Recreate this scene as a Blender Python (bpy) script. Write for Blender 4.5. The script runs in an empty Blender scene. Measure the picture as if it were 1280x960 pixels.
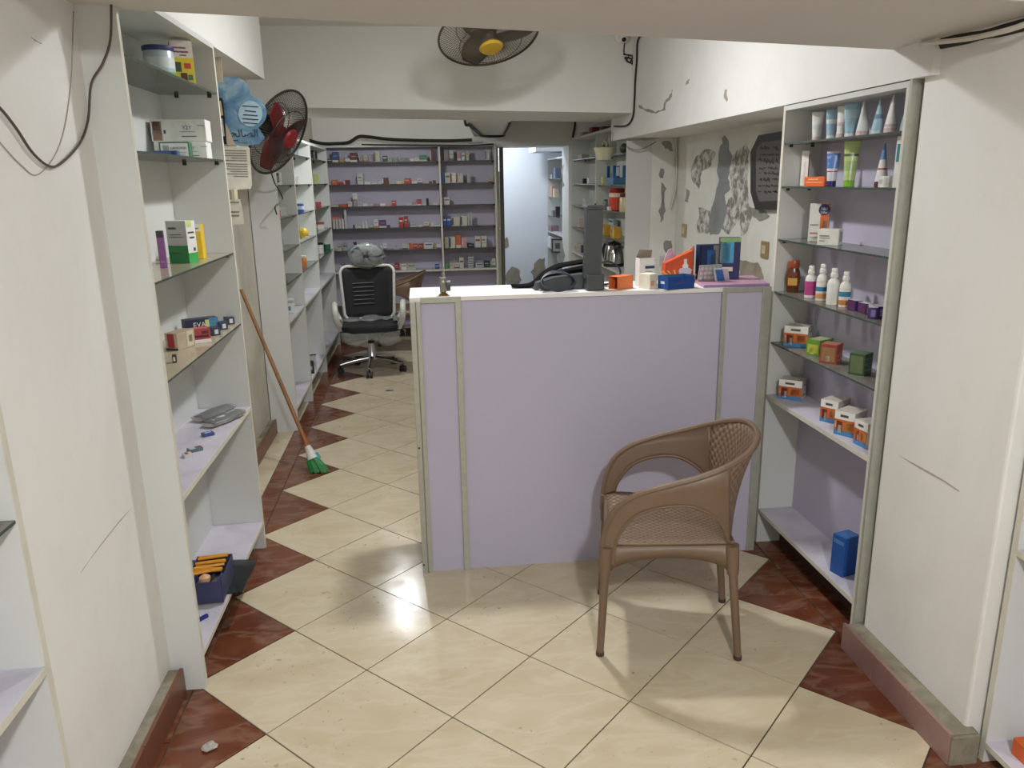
import bpy, bmesh, math, random
from mathutils import Vector, Matrix
random.seed(7)
PI = math.pi
S = bpy.context.scene
COL = S.collection

# ------------------------------------------------------------------ camera
F_PX = 970.94
CAM = Vector((0.5403, -2.0894, 1.6196))
YAW, PITCH, ROLL = 0.1096333, 0.2575516, -0.0173175
_f = Vector((math.sin(YAW)*math.cos(PITCH), math.cos(YAW)*math.cos(PITCH), -math.sin(PITCH)))
_r0 = Vector((math.cos(YAW), -math.sin(YAW), 0)); _u0 = _r0.cross(_f)
_r = _r0*math.cos(ROLL) + _u0*math.sin(ROLL); _u = -_r0*math.sin(ROLL) + _u0*math.cos(ROLL)
cd = bpy.data.cameras.new('camera'); cam = bpy.data.objects.new('camera', cd); COL.objects.link(cam)
cd.sensor_fit = 'HORIZONTAL'; cd.sensor_width = 36.0; cd.lens = 36.0*F_PX/1280; cd.clip_start = 0.02
cam.matrix_world = Matrix(((_r.x,_u.x,-_f.x,CAM.x),(_r.y,_u.y,-_f.y,CAM.y),(_r.z,_u.z,-_f.z,CAM.z),(0,0,0,1)))
S.camera = cam
# ------------------------------------------------------------------ world + exposure (lamps sit in their own builders)
w = bpy.data.worlds.new('world'); S.world = w; w.use_nodes = True
w.node_tree.nodes['Background'].inputs[0].default_value = (0.9,0.95,1,1)
w.node_tree.nodes['Background'].inputs[1].default_value = 0.15
S.view_settings.view_transform = 'Standard'; S.view_settings.look = 'None'
S.view_settings.exposure = 1.0; S.view_settings.gamma = 1.0; S.view_settings.use_curve_mapping = False
# each lamp: (downward disc watts, all-round dome watts)
LAMP_FRONT, LAMP_REAR, LAMP_ENTRY, LAMP_STORE = (13.0, 7.2), (4.6, 9.8), (33.0, 23.0), (6.2, 3.2)

# ------------------------------------------------------------------ photo pixel -> point on a plane of the room
def ray(px, py): return _r*((px-640)/F_PX) + _u*(-(py-480)/F_PX) + _f
def onx(px, py, X): d = ray(px,py); return CAM + d*((X-CAM.x)/d.x)
def ony(px, py, Y): d = ray(px,py); return CAM + d*((Y-CAM.y)/d.y)
def onz(px, py, Z): d = ray(px,py); return CAM + d*((Z-CAM.z)/d.z)

# ------------------------------------------------------------------ materials
def lin(c): return tuple((x/255/12.92 if x/255 <= .04045 else ((x/255+.055)/1.055)**2.4) for x in c[:3]) + (1,)
MATS = {}
def nodes(name):
    m = bpy.data.materials.new(name); m.use_nodes = True
    nt = m.node_tree; return m, nt, nt.nodes['Principled BSDF']
def N(nt, t, **kw):
    n = nt.nodes.new(t)
    for k, v in kw.items():
        if k in n.inputs: n.inputs[k].default_value = v
        else: setattr(n, k, v)
    return n
def ramp(nt, fac, stops):
    r = nt.nodes.new('ShaderNodeValToRGB'); e = r.color_ramp.elements
    while len(e) < len(stops): e.new(0.5)
    for el, (p, c) in zip(e, stops): el.position = p; el.color = c if len(c) == 4 else lin(c)
    nt.links.new(fac, r.inputs[0]); return r.outputs[0]
def mixc(nt, fac, a, b, mode='MIX'):
    n = nt.nodes.new('ShaderNodeMix'); n.data_type = 'RGBA'; n.blend_type = mode
    for s, v in ((0,fac),(6,a),(7,b)):
        if hasattr(v, 'is_linked'): nt.links.new(v, n.inputs[s])
        else: n.inputs[s].default_value = v
    return n.outputs[2]
def bump(nt, b, h, strength=.2, dist=.002):
    n = N(nt, 'ShaderNodeBump'); n.inputs['Strength'].default_value = strength; n.inputs['Distance'].default_value = dist
    nt.links.new(h, n.inputs['Height']); nt.links.new(n.outputs[0], b.inputs['Normal'])
def noise(nt, scale, detail=4, rough=.55, coord='Object', warp=0.0, stretch=None):
    tc = nt.nodes.new('ShaderNodeTexCoord'); n = nt.nodes.new('ShaderNodeTexNoise')
    n.inputs['Scale'].default_value = scale; n.inputs['Detail'].default_value = detail
    n.inputs['Roughness'].default_value = rough; n.inputs['Distortion'].default_value = warp
    if stretch:
        mp = nt.nodes.new('ShaderNodeMapping'); mp.inputs['Scale'].default_value = stretch
        nt.links.new(tc.outputs[coord], mp.inputs[0]); nt.links.new(mp.outputs[0], n.inputs[0])
    else: nt.links.new(tc.outputs[coord], n.inputs[0])
    return n.outputs[0]
def plain(c, rough=.5, metal=0.0, spec=.5):
    """plain coloured card / plastic / metal with faint mottling"""
    k = (tuple(c), rough, metal, spec)
    if k in MATS: return MATS[k]
    m, nt, b = nodes('colour_%02x%02x%02x' % tuple(int(v) for v in c[:3]))
    a = lin(c); d = tuple(v*.86 for v in a[:3]) + (1,)
    nt.links.new(ramp(nt, noise(nt, 35), [(.3, d), (.7, a)]), b.inputs['Base Color'])
    b.inputs['Roughness'].default_value = rough; b.inputs['Metallic'].default_value = metal
    b.inputs['Specular IOR Level'].default_value = spec
    MATS[k] = m; return m
def paint(name, base, dirt, scale=1.6, amount=.5, rough=.6):
    m, nt, b = nodes(name)
    big = ramp(nt, noise(nt, scale, 6, .6, 'Object', .6), [(.42, (0,0,0,1)), (.78, (amount,)*3+(1,))])
    c = mixc(nt, big, lin(base), lin(dirt))
    fine = ramp(nt, noise(nt, 14, 8, .7), [(.55, (0,0,0,1)), (.8, (.35*amount,)*3+(1,))])
    c = mixc(nt, fine, c, lin(dirt))
    nt.links.new(c, b.inputs['Base Color']); b.inputs['Roughness'].default_value = rough
    bump(nt, b, noise(nt, 22, 6, .6), .25, .003); return m
def tile_mat(name, base, vein, dark, rough=.2):
    m, nt, b = nodes(name)
    oi = nt.nodes.new('ShaderNodeObjectInfo'); tc = nt.nodes.new('ShaderNodeTexCoord')
    ad = N(nt, 'ShaderNodeVectorMath', operation='ADD'); mu = N(nt, 'ShaderNodeVectorMath', operation='SCALE'); mu.inputs['Scale'].default_value = 40
    cb = nt.nodes.new('ShaderNodeCombineXYZ')
    for i in range(3): nt.links.new(oi.outputs['Random'], cb.inputs[i])
    nt.links.new(cb.outputs[0], mu.inputs[0]); nt.links.new(tc.outputs['Object'], ad.inputs[0]); nt.links.new(mu.outputs[0], ad.inputs[1])
    def nz(sc, det, warp, st=(1,1,1)):
        mp = nt.nodes.new('ShaderNodeMapping'); mp.inputs['Scale'].default_value = st
        n = nt.nodes.new('ShaderNodeTexNoise'); n.inputs['Scale'].default_value = sc; n.inputs['Detail'].default_value = det; n.inputs['Distortion'].default_value = warp
        nt.links.new(ad.outputs[0], mp.inputs[0]); nt.links.new(mp.outputs[0], n.inputs[0]); return n.outputs[0]
    v = ramp(nt, nz(4, 8, .5, (1,2.4,1)), [(.44,(0,0,0,1)), (.5,(1,1,1,1)), (.57,(0,0,0,1))])
    c = mixc(nt, ramp(nt, nz(4, 6, .4, (1,2.0,1)), [(.35,(0,0,0,1)),(.7,(1,1,1,1))]), lin(base), lin(dark))
    vm = N(nt, 'ShaderNodeMath', operation='MULTIPLY'); nt.links.new(v, vm.inputs[0]); vm.inputs[1].default_value = .3
    c = mixc(nt, vm.outputs[0], c, lin(vein))
    sp = ramp(nt, nz(46, 5, 0), [(.64,(0,0,0,1)),(.72,(.6,.6,.6,1))])        # scuffs and grit
    ms = ramp(nt, nz(3.5, 3, 0), [(.5,(0,0,0,1)),(.62,(1,1,1,1))])
    sm = N(nt, 'ShaderNodeMath', operation='MULTIPLY'); nt.links.new(sp, sm.inputs[0]); nt.links.new(ms, sm.inputs[1])
    c = mixc(nt, sm.outputs[0], c, lin((84,72,58)))
    nt.links.new(c, b.inputs['Base Color'])
    nt.links.new(ramp(nt, nz(6, 5, 0), [(.3,(rough,)*3+(1,)),(.75,(rough+.16,)*3+(1,))]), b.inputs['Roughness'])
    b.inputs['Specular IOR Level'].default_value = .5
    return m
def glass_mat(name, tint, dust, dustfac):
    m = bpy.data.materials.new(name); m.use_nodes = True; nt = m.node_tree; nt.nodes.clear()
    out = nt.nodes.new('ShaderNodeOutputMaterial'); tr = nt.nodes.new('ShaderNodeBsdfTransparent'); tr.inputs[0].default_value = tint
    gl = nt.nodes.new('ShaderNodeBsdfGlossy'); gl.inputs['Roughness'].default_value = .06
    df = nt.nodes.new('ShaderNodeBsdfDiffuse'); df.inputs[0].default_value = lin(dust)
    m1 = nt.nodes.new('ShaderNodeMixShader'); m2 = nt.nodes.new('ShaderNodeMixShader')
    nt.links.new(ramp(nt, noise(nt, 9, 6), [(.3,(dustfac*.75,)*3+(1,)),(.75,(min(1,dustfac*1.2),)*3+(1,))]), m1.inputs[0])
    nt.links.new(tr.outputs[0], m1.inputs[1]); nt.links.new(df.outputs[0], m1.inputs[2])
    fr = nt.nodes.new('ShaderNodeFresnel'); fr.inputs[0].default_value = 1.3
    nt.links.new(fr.outputs[0], m2.inputs[0]); nt.links.new(m1.outputs[0], m2.inputs[1]); nt.links.new(gl.outputs[0], m2.inputs[2])
    nt.links.new(m2.outputs[0], out.inputs[0]); return m
def emit(name, c, s):
    m = bpy.data.materials.new(name); m.use_nodes = True; nt = m.node_tree; nt.nodes.clear()
    e = nt.nodes.new('ShaderNodeEmission'); e.inputs[0].default_value = c; e.inputs[1].default_value = s
    o = nt.nodes.new('ShaderNodeOutputMaterial'); nt.links.new(e.outputs[0], o.inputs[0]); return m

M_WALL = paint('white_wall_paint', (224,223,220), (192,188,181), 1.3, .45)
M_PILLAR = paint('scuffed_pillar_paint', (223,221,217), (188,182,174), 1.1, .5)
M_BEAM = paint('beam_paint', (226,225,220), (208,206,199), .8, .5)
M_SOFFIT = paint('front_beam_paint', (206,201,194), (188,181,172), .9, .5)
M_OLDWALL = paint('peeling_wall_paint', (226,225,219), (196,193,185), 2.6, .6)
M_DIRTY = paint('dirty_cream_wall', (204,199,186), (156,148,130), 2.2, .8)
M_STORE = paint('cool_white_paint', (228,232,238), (206,212,220), 1.2, .3)
M_PLASTER = paint('bare_grey_plaster', (150,148,142), (108,106,100), 9, .9, .85)
M_PLASTER2 = paint('brown_grey_plaster', (160,150,134), (116,108,98), 8, .9, .85)
def mottled(name, a, b, sc, lo, hi):
    m, nt, bs = nodes(name)
    nt.links.new(ramp(nt, noise(nt, sc, 9, .7, 'Object', .4), [(lo, lin(a)), (hi, lin(b))]), bs.inputs['Base Color'])
    bs.inputs['Roughness'].default_value = .85; bump(nt, bs, noise(nt, sc, 8, .7), .5, .004); return m
M_PEEL = mottled('flaking_paint_over_plaster', (126,125,120), (214,212,204), 16, .44, .58)
M_CEMENT = paint('rough_cement', (140,132,114), (84,78,64), 14, .9, .9)
M_PANEL = paint('white_melamine', (204,205,202), (190,190,186), 1.2, .4, .42)
M_LILAC = paint('lilac_melamine', (184,179,198), (172,167,186), 1.0, .4, .45)
M_LILACSH = paint('dusty_lilac_board', (198,194,204), (152,146,154), 5, .7, .5)
M_EDGE = paint('cream_edge_band', (206,203,190), (176,170,152), 6, .5, .5)
M_ALU = plain((178,178,166), .38, .35)
M_TILE = tile_mat('cream_marble_tile', (203,189,162), (216,205,184), (192,176,146), .11)
M_RED = tile_mat('red_brown_marble_tile', (114,64,42), (158,128,106), (90,48,31), .14)
M_GROUT = paint('grout', (84,74,60), (62,54,44), 9, .6, .9)
M_SKIRTR = paint('pink_skirting_tile', (150,118,111), (126,94,88), 6, .6, .35)
M_SKIRTL = paint('brown_skirting_tile', (112,70,52), (84,52,40), 6, .6, .35)
M_GLASS = glass_mat('dusty_shelf_glass', (.84,.88,.82,1), (180,175,162), .46)
M_CLEARG = glass_mat('clear_shelf_glass', (.92,.96,.93,1), (206,212,204), .2)
M_GEDGE = plain((62,76,66), .25)
M_BLACK = plain((22,22,24), .45)
M_CABLE = plain((34,31,29), .6)
M_CHROME = plain((200,200,200), .18, 1.0)
M_STEEL = plain((150,150,146), .32, .9)
M_WRAP = glass_mat('clear_plastic_film', (.9,.92,.9,1), (196,200,198), .3)

# ------------------------------------------------------------------ mesh building
class MB:
    def __init__(s): s.v=[]; s.f=[]; s.mi=[]; s.uv=None
    def add(s, vs, fs, mi=0):
        o=len(s.v); s.v += [tuple(v) for v in vs]; s.f += [tuple(i+o for i in f) for f in fs]; s.mi += [mi]*len(fs); return s
    def box(s, x0,x1,y0,y1,z0,z1, mi=0, bev=0.0):
        if bev <= 0:
            v=[(x,y,z) for z in (z0,z1) for y in (y0,y1) for x in (x0,x1)]
            return s.add(v, [(0,2,3,1),(4,5,7,6),(0,1,5,4),(2,6,7,3),(0,4,6,2),(1,3,7,5)], mi)
        bm=bmesh.new(); bmesh.ops.create_cube(bm,size=1)
        for q in bm.verts: q.co=Vector(((x0+x1)/2+q.co.x*(x1-x0),(y0+y1)/2+q.co.y*(y1-y0),(z0+z1)/2+q.co.z*(z1-z0)))
        bmesh.ops.bevel(bm,geom=bm.edges[:],offset=bev,segments=2,profile=.6,affect='EDGES'); return s.bm(bm,mi)
    def bm(s, bm, mi=0):
        bm.verts.index_update(); s.add([v.co[:] for v in bm.verts],[[v.index for v in f.verts] for f in bm.faces],mi); bm.free(); return s
    def tube(s, pts, r, n=8, mi=0, cap=True):
        pts=[Vector(p) for p in pts]; rs=r if isinstance(r,(list,tuple)) else [r]*len(pts)
        up=None; vs=[]; L=len(pts)
        for i,p in enumerate(pts):
            t=(pts[min(i+1,L-1)]-pts[max(i-1,0)]).normalized()
            if up is None: up=Vector((0,0,1)) if abs(t.z)<.9 else Vector((1,0,0))
            a=t.cross(up)
            if a.length<1e-5: a=t.orthogonal()
            a.normalize(); b=a.cross(t).normalized(); up=b
            for k in range(n):
                an=2*PI*k/n; vs.append(p+a*math.cos(an)*rs[i]+b*math.sin(an)*rs[i])
        fs=[(i*n+k,i*n+(k+1)%n,(i+1)*n+(k+1)%n,(i+1)*n+k) for i in range(L-1) for k in range(n)]
        if cap: fs += [tuple(range(n))[::-1], tuple((L-1)*n+k for k in range(n))]
        return s.add(vs,fs,mi)
    def lathe(s, prof, n=20, c=(0,0,0), mi=0, sx=1, sy=1):
        vs=[(c[0]+r*math.cos(2*PI*k/n)*sx, c[1]+r*math.sin(2*PI*k/n)*sy, c[2]+z) for r,z in prof for k in range(n)]
        L=len(prof); fs=[(i*n+k,i*n+(k+1)%n,(i+1)*n+(k+1)%n,(i+1)*n+k) for i in range(L-1) for k in range(n)]
        fs += [tuple(range(n))[::-1], tuple((L-1)*n+k for k in range(n))]
        return s.add(vs,fs,mi)
    def ring(s, R, r, z=0, n=40, m=6, mi=0):
        vs=[((R+r*math.cos(2*PI*j/m))*math.cos(2*PI*i/n),(R+r*math.cos(2*PI*j/m))*math.sin(2*PI*i/n),z+r*math.sin(2*PI*j/m)) for i in range(n) for j in range(m)]
        return s.add(vs,[(i*m+j,((i+1)%n)*m+j,((i+1)%n)*m+(j+1)%m,i*m+(j+1)%m) for i in range(n) for j in range(m)],mi)
    def loft(s, rings, mi=0, cap=True):
        n=len(rings[0]); vs=[p for r in rings for p in r]
        fs=[(i*n+k,i*n+(k+1)%n,(i+1)*n+(k+1)%n,(i+1)*n+k) for i in range(len(rings)-1) for k in range(n)]
        if cap: fs += [tuple(range(n))[::-1], tuple((len(rings)-1)*n+k for k in range(n))]
        return s.add(vs,fs,mi)
    def prism(s, poly, axis, a0, a1, mi=0):
        """poly of 2-D points extruded along axis ('x','y','z') from a0 to a1"""
        def P(p,a): return (a,p[0],p[1]) if axis=='x' else ((p[0],a,p[1]) if axis=='y' else (p[0],p[1],a))
        n=len(poly); vs=[P(p,a0) for p in poly]+[P(p,a1) for p in poly]
        fs=[tuple(range(n)),tuple(range(2*n-1,n-1,-1))]+[(i,n+i,n+(i+1)%n,(i+1)%n) for i in range(n)]
        return s.add(vs,fs,mi)
    def build(s, name, mat, parent=None, smooth=False, loc=None, rot=None):
        me=bpy.data.meshes.new(name); me.from_pydata(s.v,[],s.f)
        for m in (mat if isinstance(mat,(list,tuple)) else [mat]): me.materials.append(m)
        if any(s.mi): me.polygons.foreach_set('material_index', s.mi)
        bm=bmesh.new(); bm.from_mesh(me); bmesh.ops.recalc_face_normals(bm,faces=bm.faces[:]); bm.to_mesh(me); bm.free()
        if smooth:
            me.polygons.foreach_set('use_smooth',[True]*len(me.polygons)); me.set_sharp_from_angle(angle=math.radians(38))
        me.update(); return link(name, me, parent, loc, rot)
def link(name, me, parent=None, loc=None, rot=None):
    o=bpy.data.objects.new(name, me); COL.objects.link(o); o.parent=parent
    if loc is not None: o.location=loc
    if rot is not None: o.rotation_euler=rot
    return o
def empty(name, loc=(0,0,0), rz=0, rot=None):
    o=bpy.data.objects.new(name,None); COL.objects.link(o); o.location=loc; o.rotation_euler=rot or (0,0,rz); o.empty_display_size=.05; return o
def tag(o, label, cat=None, group=None, kind=None):
    o['label']=label
    if cat: o['category']=cat
    if group: o['group']=group
    if kind: o['kind']=kind
    return o
def struct(name, mb, mat, label=None, parent=None):
    o=mb.build(name, mat, parent)
    if parent is None: o['kind']='structure'
    if label: o['label']=label
    return o
def copy_tree(o, parent=None):
    c=o.copy(); COL.objects.link(c); c.parent=parent
    for ch in list(o.children): copy_tree(ch,c)
    return c
def text(parent, s, size, loc, rot, mat, name='lettering', align='CENTER', sx=1.0):
    cu=bpy.data.curves.new('t','FONT'); cu.body=s; cu.size=size; cu.align_x=align; cu.align_y='CENTER'; cu.extrude=.0003; cu.resolution_u=2
    ob=bpy.data.objects.new('t',cu); me=bpy.data.meshes.new_from_object(ob); bpy.data.objects.remove(ob); bpy.data.curves.remove(cu)
    me.name=name; me.materials.clear(); me.materials.append(mat)
    o=link(name, me, parent, loc, rot); o.scale=(sx,1,1); return o
def spline(P, k):
    """Catmull-Rom through P, k steps per span"""
    P=[Vector(p) for p in P]; out=[]
    for i in range(len(P)-1):
        a=P[max(i-1,0)]; b=P[i]; c=P[i+1]; d=P[min(i+2,len(P)-1)]
        for j in range(k):
            t=j/k; out.append(.5*((2*b)+(c-a)*t+(2*a-5*b+4*c-d)*t*t+(3*b-a-3*c+d)*t**3))
    return out+[P[-1]]

# ================================================================== THE SETTING
XL, XR, YB, ZC = -.53, 2.37, 6.40, 2.58
floor = struct('floor', MB().box(-.9,2.8,-4.6,8.4,-.12,-.005), M_GROUT, 'cream diagonal tile floor with red-brown triangle border')
D = .5657
def tiles():
    h=D/2-.0034
    dm=MB().add([(-h,0,-.004),(0,-h,-.004),(h,0,-.004),(0,h,-.004),(-h,0,0),(0,-h,0),(h,0,0),(0,h,0)],
        [(3,2,1,0),(4,5,6,7),(0,1,5,4),(1,2,6,5),(2,3,7,6),(3,0,4,7)])
    first=None
    for v2 in range(-14,24):
        v=v2/2
        for u in ((.5,1.5,2.5) if v2%2==0 else (0,1,2,3)):
            if first is None: first=dm.build('floor_tile',M_TILE,floor); me=first.data; o=first
            else: o=link('floor_tile',me,floor)
            o.location=(u*D,v*D,0)
    g=.0035
    tri=lambda s: MB().add([(0-s*g*1.4,0,z) for z in (-.004,0)]+[(-s*(D/2-g),D/2-2*g,z) for z in (-.004,0)]+[(-s*(D/2-g),-D/2+2*g,z) for z in (-.004,0)],
        [(1,3,5),(4,2,0),(0,2,3,1),(2,4,5,3),(4,0,1,5)])
    for s,x in ((1,0),(-1,3*D)):
        f0=None
        for v in range(-7,12):
            if f0 is None: o=f0=tri(s).build('border_triangle_tile',M_RED,floor)
            else: o=link('border_triangle_tile',f0.data,floor)
            o.location=(x,v*D,0)
    for nm,mat,x0,x1,L in (('red_border_strip_tile',M_RED,-.376,-.2835,D),('cream_edge_tile',M_TILE,-.53,-.378,D/2),('red_border_strip_tile',M_RED,1.982,2.18,D)):
        f0=None; y=-4*D
        while y<6.2:
            if f0 is None: o=f0=MB().box(x0+.0015,x1-.0015,.002,L-.002,-.004,0).build(nm,mat,floor)
            else: o=link(nm,f0.data,floor)
            o.location=(0,y,0); y+=L
tiles()
struct('ceiling', MB().box(-.9,2.8,-4.6,8.4,ZC,ZC+.15), M_BEAM, 'pale grey painted ceiling')
struct('wall_left', MB().box(XL-.2,XL,-4.5,YB,0,ZC), M_DIRTY, 'dirty cream wall behind the left shelving')
wr=struct('wall_right', MB().box(XR,XR+.2,-4.5,3.5,0,ZC), M_OLDWALL, 'white wall with peeling paint behind the counter')
wrr=struct('wall_right_rear', MB().box(2.18,XR+.2,3.5,YB,0,ZC), M_OLDWALL, 'peeling wall return beside the corner shelving')
struct('wall_entrance', MB().box(-.9,2.8,-4.65,-4.5,0,ZC), M_WALL, 'plain white wall at the entrance end')
DX0,DX1,DZ=1.37,2.125,1.955
wb=MB().box(-.75,DX0,YB,6.8,0,ZC).box(DX0,DX1,YB,6.8,DZ,ZC).box(DX1,2.6,YB,6.8,0,ZC)
wbo=struct('wall_back', wb, M_BEAM, 'grey white wall above the rear shelving with an open doorway')
struct('wall_storeroom', MB().box(.7,2.7,8.2,8.35,0,2.5).box(.7,.85,6.8,8.2,0,2.5).box(2.45,2.6,6.8,8.2,0,2.5).box(.7,2.7,6.8,8.35,2.45,2.5), M_STORE, 'bright cool white storeroom seen through the doorway')
struct('trim_6', MB().box(1.9,2.45,7.3,7.9,1.93,2.45), M_STORE, 'white boxed beam inside the storeroom')
lp=struct('wall_left_pillar', MB().box(XL,-.345,-.5,.28,0,ZC,0,.008), M_PILLAR, 'scuffed white pillar beside the left shelving')
rp=struct('wall_right_pillar', MB().box(2.01,XR,-.36,.17,0,ZC,0,.008), M_PILLAR, 'scuffed white pillar beside the right shelving')
def zb(x): return 2.04-.0447*(x-.66)
struct('trim_1', MB().prism([(XL,zb(XL)),(XR,zb(XR)),(XR,ZC),(XL,ZC)],'y',-.34,.30), M_SOFFIT, 'low beam crossing the shop between the two pillars')
struct('trim_2', MB().box(XL,-.25,.30,2.40,2.15,ZC), M_BEAM, 'white bulkhead above the left shelving')
tr3=struct('trim_3', MB().box(1.985,XR+.02,.30,3.92,1.885,ZC).box(1.985,2.03,.10,.30,1.885,zb(1.985)+.002), M_WALL, 'long white bulkhead above the right shelving')
struct('trim_4', MB().prism([(XL,2.10),(1.985,2.042),(1.985,ZC),(XL,ZC)],'y',3.35,4.2), M_BEAM, 'deep white beam crossing the shop above the rear aisle')
struct('trim_5', MB().loft([[(.915,4.2,2.06),(1.265,4.2,2.06),(1.265,4.2,ZC),(.915,4.2,ZC)],[(1.12,6.4,2.06),(1.41,6.4,2.06),(1.41,6.4,ZC),(1.12,6.4,ZC)]]), M_BEAM, 'boxed beam running back from the deep cross beam')
# skirting
def skirting(name, x0,x1,y0,y1, mat, n, label, topmat):
    r=struct(name, MB().box(x0+(.004 if x0>1 else 0),x1-(0 if x0>1 else .004),y0+.004,y1-.004,0,.094), topmat, label)
    L=(y1-y0)/n
    for i in range(n):
        a=y0+i*L
        if x0>1: MB().box(x0,x0+.012,a+.001,a+L-.001,.0005,.098,0,.0015).build('skirting_tile',mat,r)
        else: MB().box(x1-.012,x1,a+.001,a+L-.001,.0005,.098,0,.0015).build('skirting_tile',mat,r)
    return r
skirting('baseboard_right',1.942,2.03,-.39,.185,M_SKIRTR,3,'pinkish tiled skirting with a cracked cement top below the right pillar',M_CEMENT)
skirting('baseboard_left',-.35,-.298,-.5,.235,M_SKIRTL,2,'brown tiled skirting with a mouldy cement top below the left pillar',M_CEMENT)
skirting('baseboard_rear',XL,-.485,1.36,3.02,M_SKIRTL,4,'brown tiled skirting along the dirty left wall',M_CEMENT)
MB().box(1.946,2.03,-.395,-.386,0,.09).build('skirting_end',M_CEMENT,bpy.data.objects['baseboard_right'])
# peeled patches, traced on their walls
PC=[0]
def patch(parent, pts, plane, c, mat, t=None, name='peeled_patch', rough=True):
    PC[0]+=1; t=t or .0012+.0005*(PC[0]%5)
    n=[]
    for i,p in enumerate(pts):                     # roughen the outline
        q=pts[(i+1)%len(pts)]
        for k in range(3 if rough else 1):
            s=k/3; j=(0 if k==0 else random.uniform(-.12,.12))
            dx,dy=q[0]-p[0],q[1]-p[1]; n.append((p[0]+dx*s-dy*j,p[1]+dy*s+dx*j))
    W=[plane(x,y,c) for x,y in n]
    if plane is onx:
        sg=-1 if c>0.5 else 1
        return MB().prism([(p.y,p.z) for p in W],'x',c+sg*t,c-sg*.004).build(name,mat,parent)
    if plane is ony: return MB().prism([(p.x,p.z) for p in W],'y',c-t,c+.004).build(name,mat,parent)
z4=lambda L:[(780+x/3.2,20+y/3.2) for x,y in L]
M_BLUEPL=paint('blue_grey_plaster',(142,146,150),(116,114,110),5,.8,.85)
patch(wr,z4([(402,478),(420,505),(428,590),(415,650),(425,690),(402,715),(380,872),(345,876),(364,730),(372,620),(385,520)]),onx,XR,M_BLUEPL)
patch(wr,z4([(290,560),(330,532),(366,545),(348,598),(312,622),(300,690),(272,650)]),onx,XR,M_PEEL)
patch(wr,z4([(250,690),(262,700),(256,745),(244,740)]),onx,XR,M_PLASTER)
patch(wr,z4([(300,765),(342,780),(348,860),(330,872),(293,862)]),onx,XR,M_PEEL)
patch(wr,z4([(436,560),(488,512),(503,600),(498,740),(520,790),(492,868),(470,880),(455,820),(420,874),(388,850),(398,765),(432,720),(424,640)]),onx,XR,M_PEEL)
patch(wr,z4([(508,768),(560,778),(585,800),(545,822),(520,805)]),onx,XR,M_PLASTER)
z5=lambda L:[(750+x/5.82,280+y/5.82) for x,y in L]
patch(wr,z5([(1005,258),(1060,265),(1150,280),(1195,400),(1010,392)]),onx,XR,M_PLASTER2)
for L in ([(145,610),(160,612),(156,650),(142,645)],[(150,665),(170,690),(160,740),(166,780),(146,826),(138,780),(150,720)],[(162,900),(188,898),(184,960),(158,930)],[(150,505),(182,500),(195,540),(165,530)]):
    patch(wrr,z4(L),ony,3.5,M_PLASTER)
for L in ([(632,344),(640,333),(650,338),(652,350),(646,358),(634,358)],[(663,340),(672,325),(681,322),(680,345),(668,352)],[(628,300),(634,296),(636,308),(630,312)]):
    patch(bpy.data.objects['wall_storeroom'],L,ony,8.2,M_PLASTER2)
for L in ([(701,215),(705,205),(706,232),(702,236)],[(698,305),(703,300),(703,330),(697,330)]):
    patch(wbo,L,onx,DX1,M_PLASTER)
for L in ([(798,133),(806,138),(812,140),(820,142),(832,138),(833,128),(838,124),(841,112),(840,112),(836,122),(831,127),(829,136),(820,140),(813,137),(806,136),(799,131)],[(906,112),(909,112),(910,124),(908,128),(905,122)],[(857,107),(860,100),(862,98),(861,104)]):
    patch(tr3,L,onx,1.985,M_PLASTER2,.001,'paint_crack')
M_SCUFF=plain((176,166,154),.8)
patch(rp,[(1123,568.5),(1150,583),(1182,601),(1200,614),(1198,614.5),(1180,602.5),(1149,585.5)],onx,2.01,M_SCUFF,.0008,'scuff_mark',False)
patch(lp,[(164,635),(140,664),(112,700),(101,716),(102.5,713),(127,679),(150,650)],onx,-.345,M_SCUFF,.0008,'scuff_mark',False)
patch(lp,[(38,46),(45,50.5),(52,54.5),(51.5,55.2),(44,51.3)],onx,-.345,M_SCUFF,.0008,'paint_crack',False)
for L in ([(1085,790),(1092,800),(1105,812),(1112,822),(1100,815),(1088,803)],[(1120,825),(1130,836),(1124,834)]):
    patch(rp,L,onx,2.01,plain((70,64,54),.9),.001,'plaster_crack')

# ================================================================== LAMPS (round LED ceiling lamps, hidden from here by the beams)
def led(name, label, x,y,z, watt, col, r, top):
    t=empty(name,(x,y,z)); tag(t,label,'lamp')
    MB().lathe([(r+.015,0),(r+.018,.004),(r+.018,.028),(r+.005,.034)],32).build('housing',plain((232,230,225),.4),t,True)
    MB().lathe([(r*.3,-.02),(r*.75,-.014),(r,-.003),(r,.002)],32).build('diffuser',emit('led_diffuser_'+name, col+(1,), 4),t)
    if top-z>.045: MB().tube([(0,0,.03),(0,0,top-z)],.012,8).build('drop_rod',plain((220,218,212),.4),t)
    l=bpy.data.lights.new('lamp_light','AREA'); l.shape='DISK'; l.size=2*r; l.energy=watt[0]; l.color=col
    o=bpy.data.objects.new('lamp_light',l); COL.objects.link(o); o.parent=t; o.location=(0,0,-.024)
    l=bpy.data.lights.new('dome_light','POINT'); l.energy=watt[1]; l.color=col; l.shadow_soft_size=.05
    o=bpy.data.objects.new('dome_light',l); COL.objects.link(o); o.parent=t; o.location=(0,0,-.075)
    return t
led('ceiling_lamp','round white LED lamp on the ceiling behind the low front beam',.86,1.33,2.545,LAMP_FRONT,(.965,.985,1),.075,ZC)
led('ceiling_lamp','round white LED lamp hung behind the deep cross beam',.23,4.45,2.20,LAMP_REAR,(.97,.99,1),.07,ZC)
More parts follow.
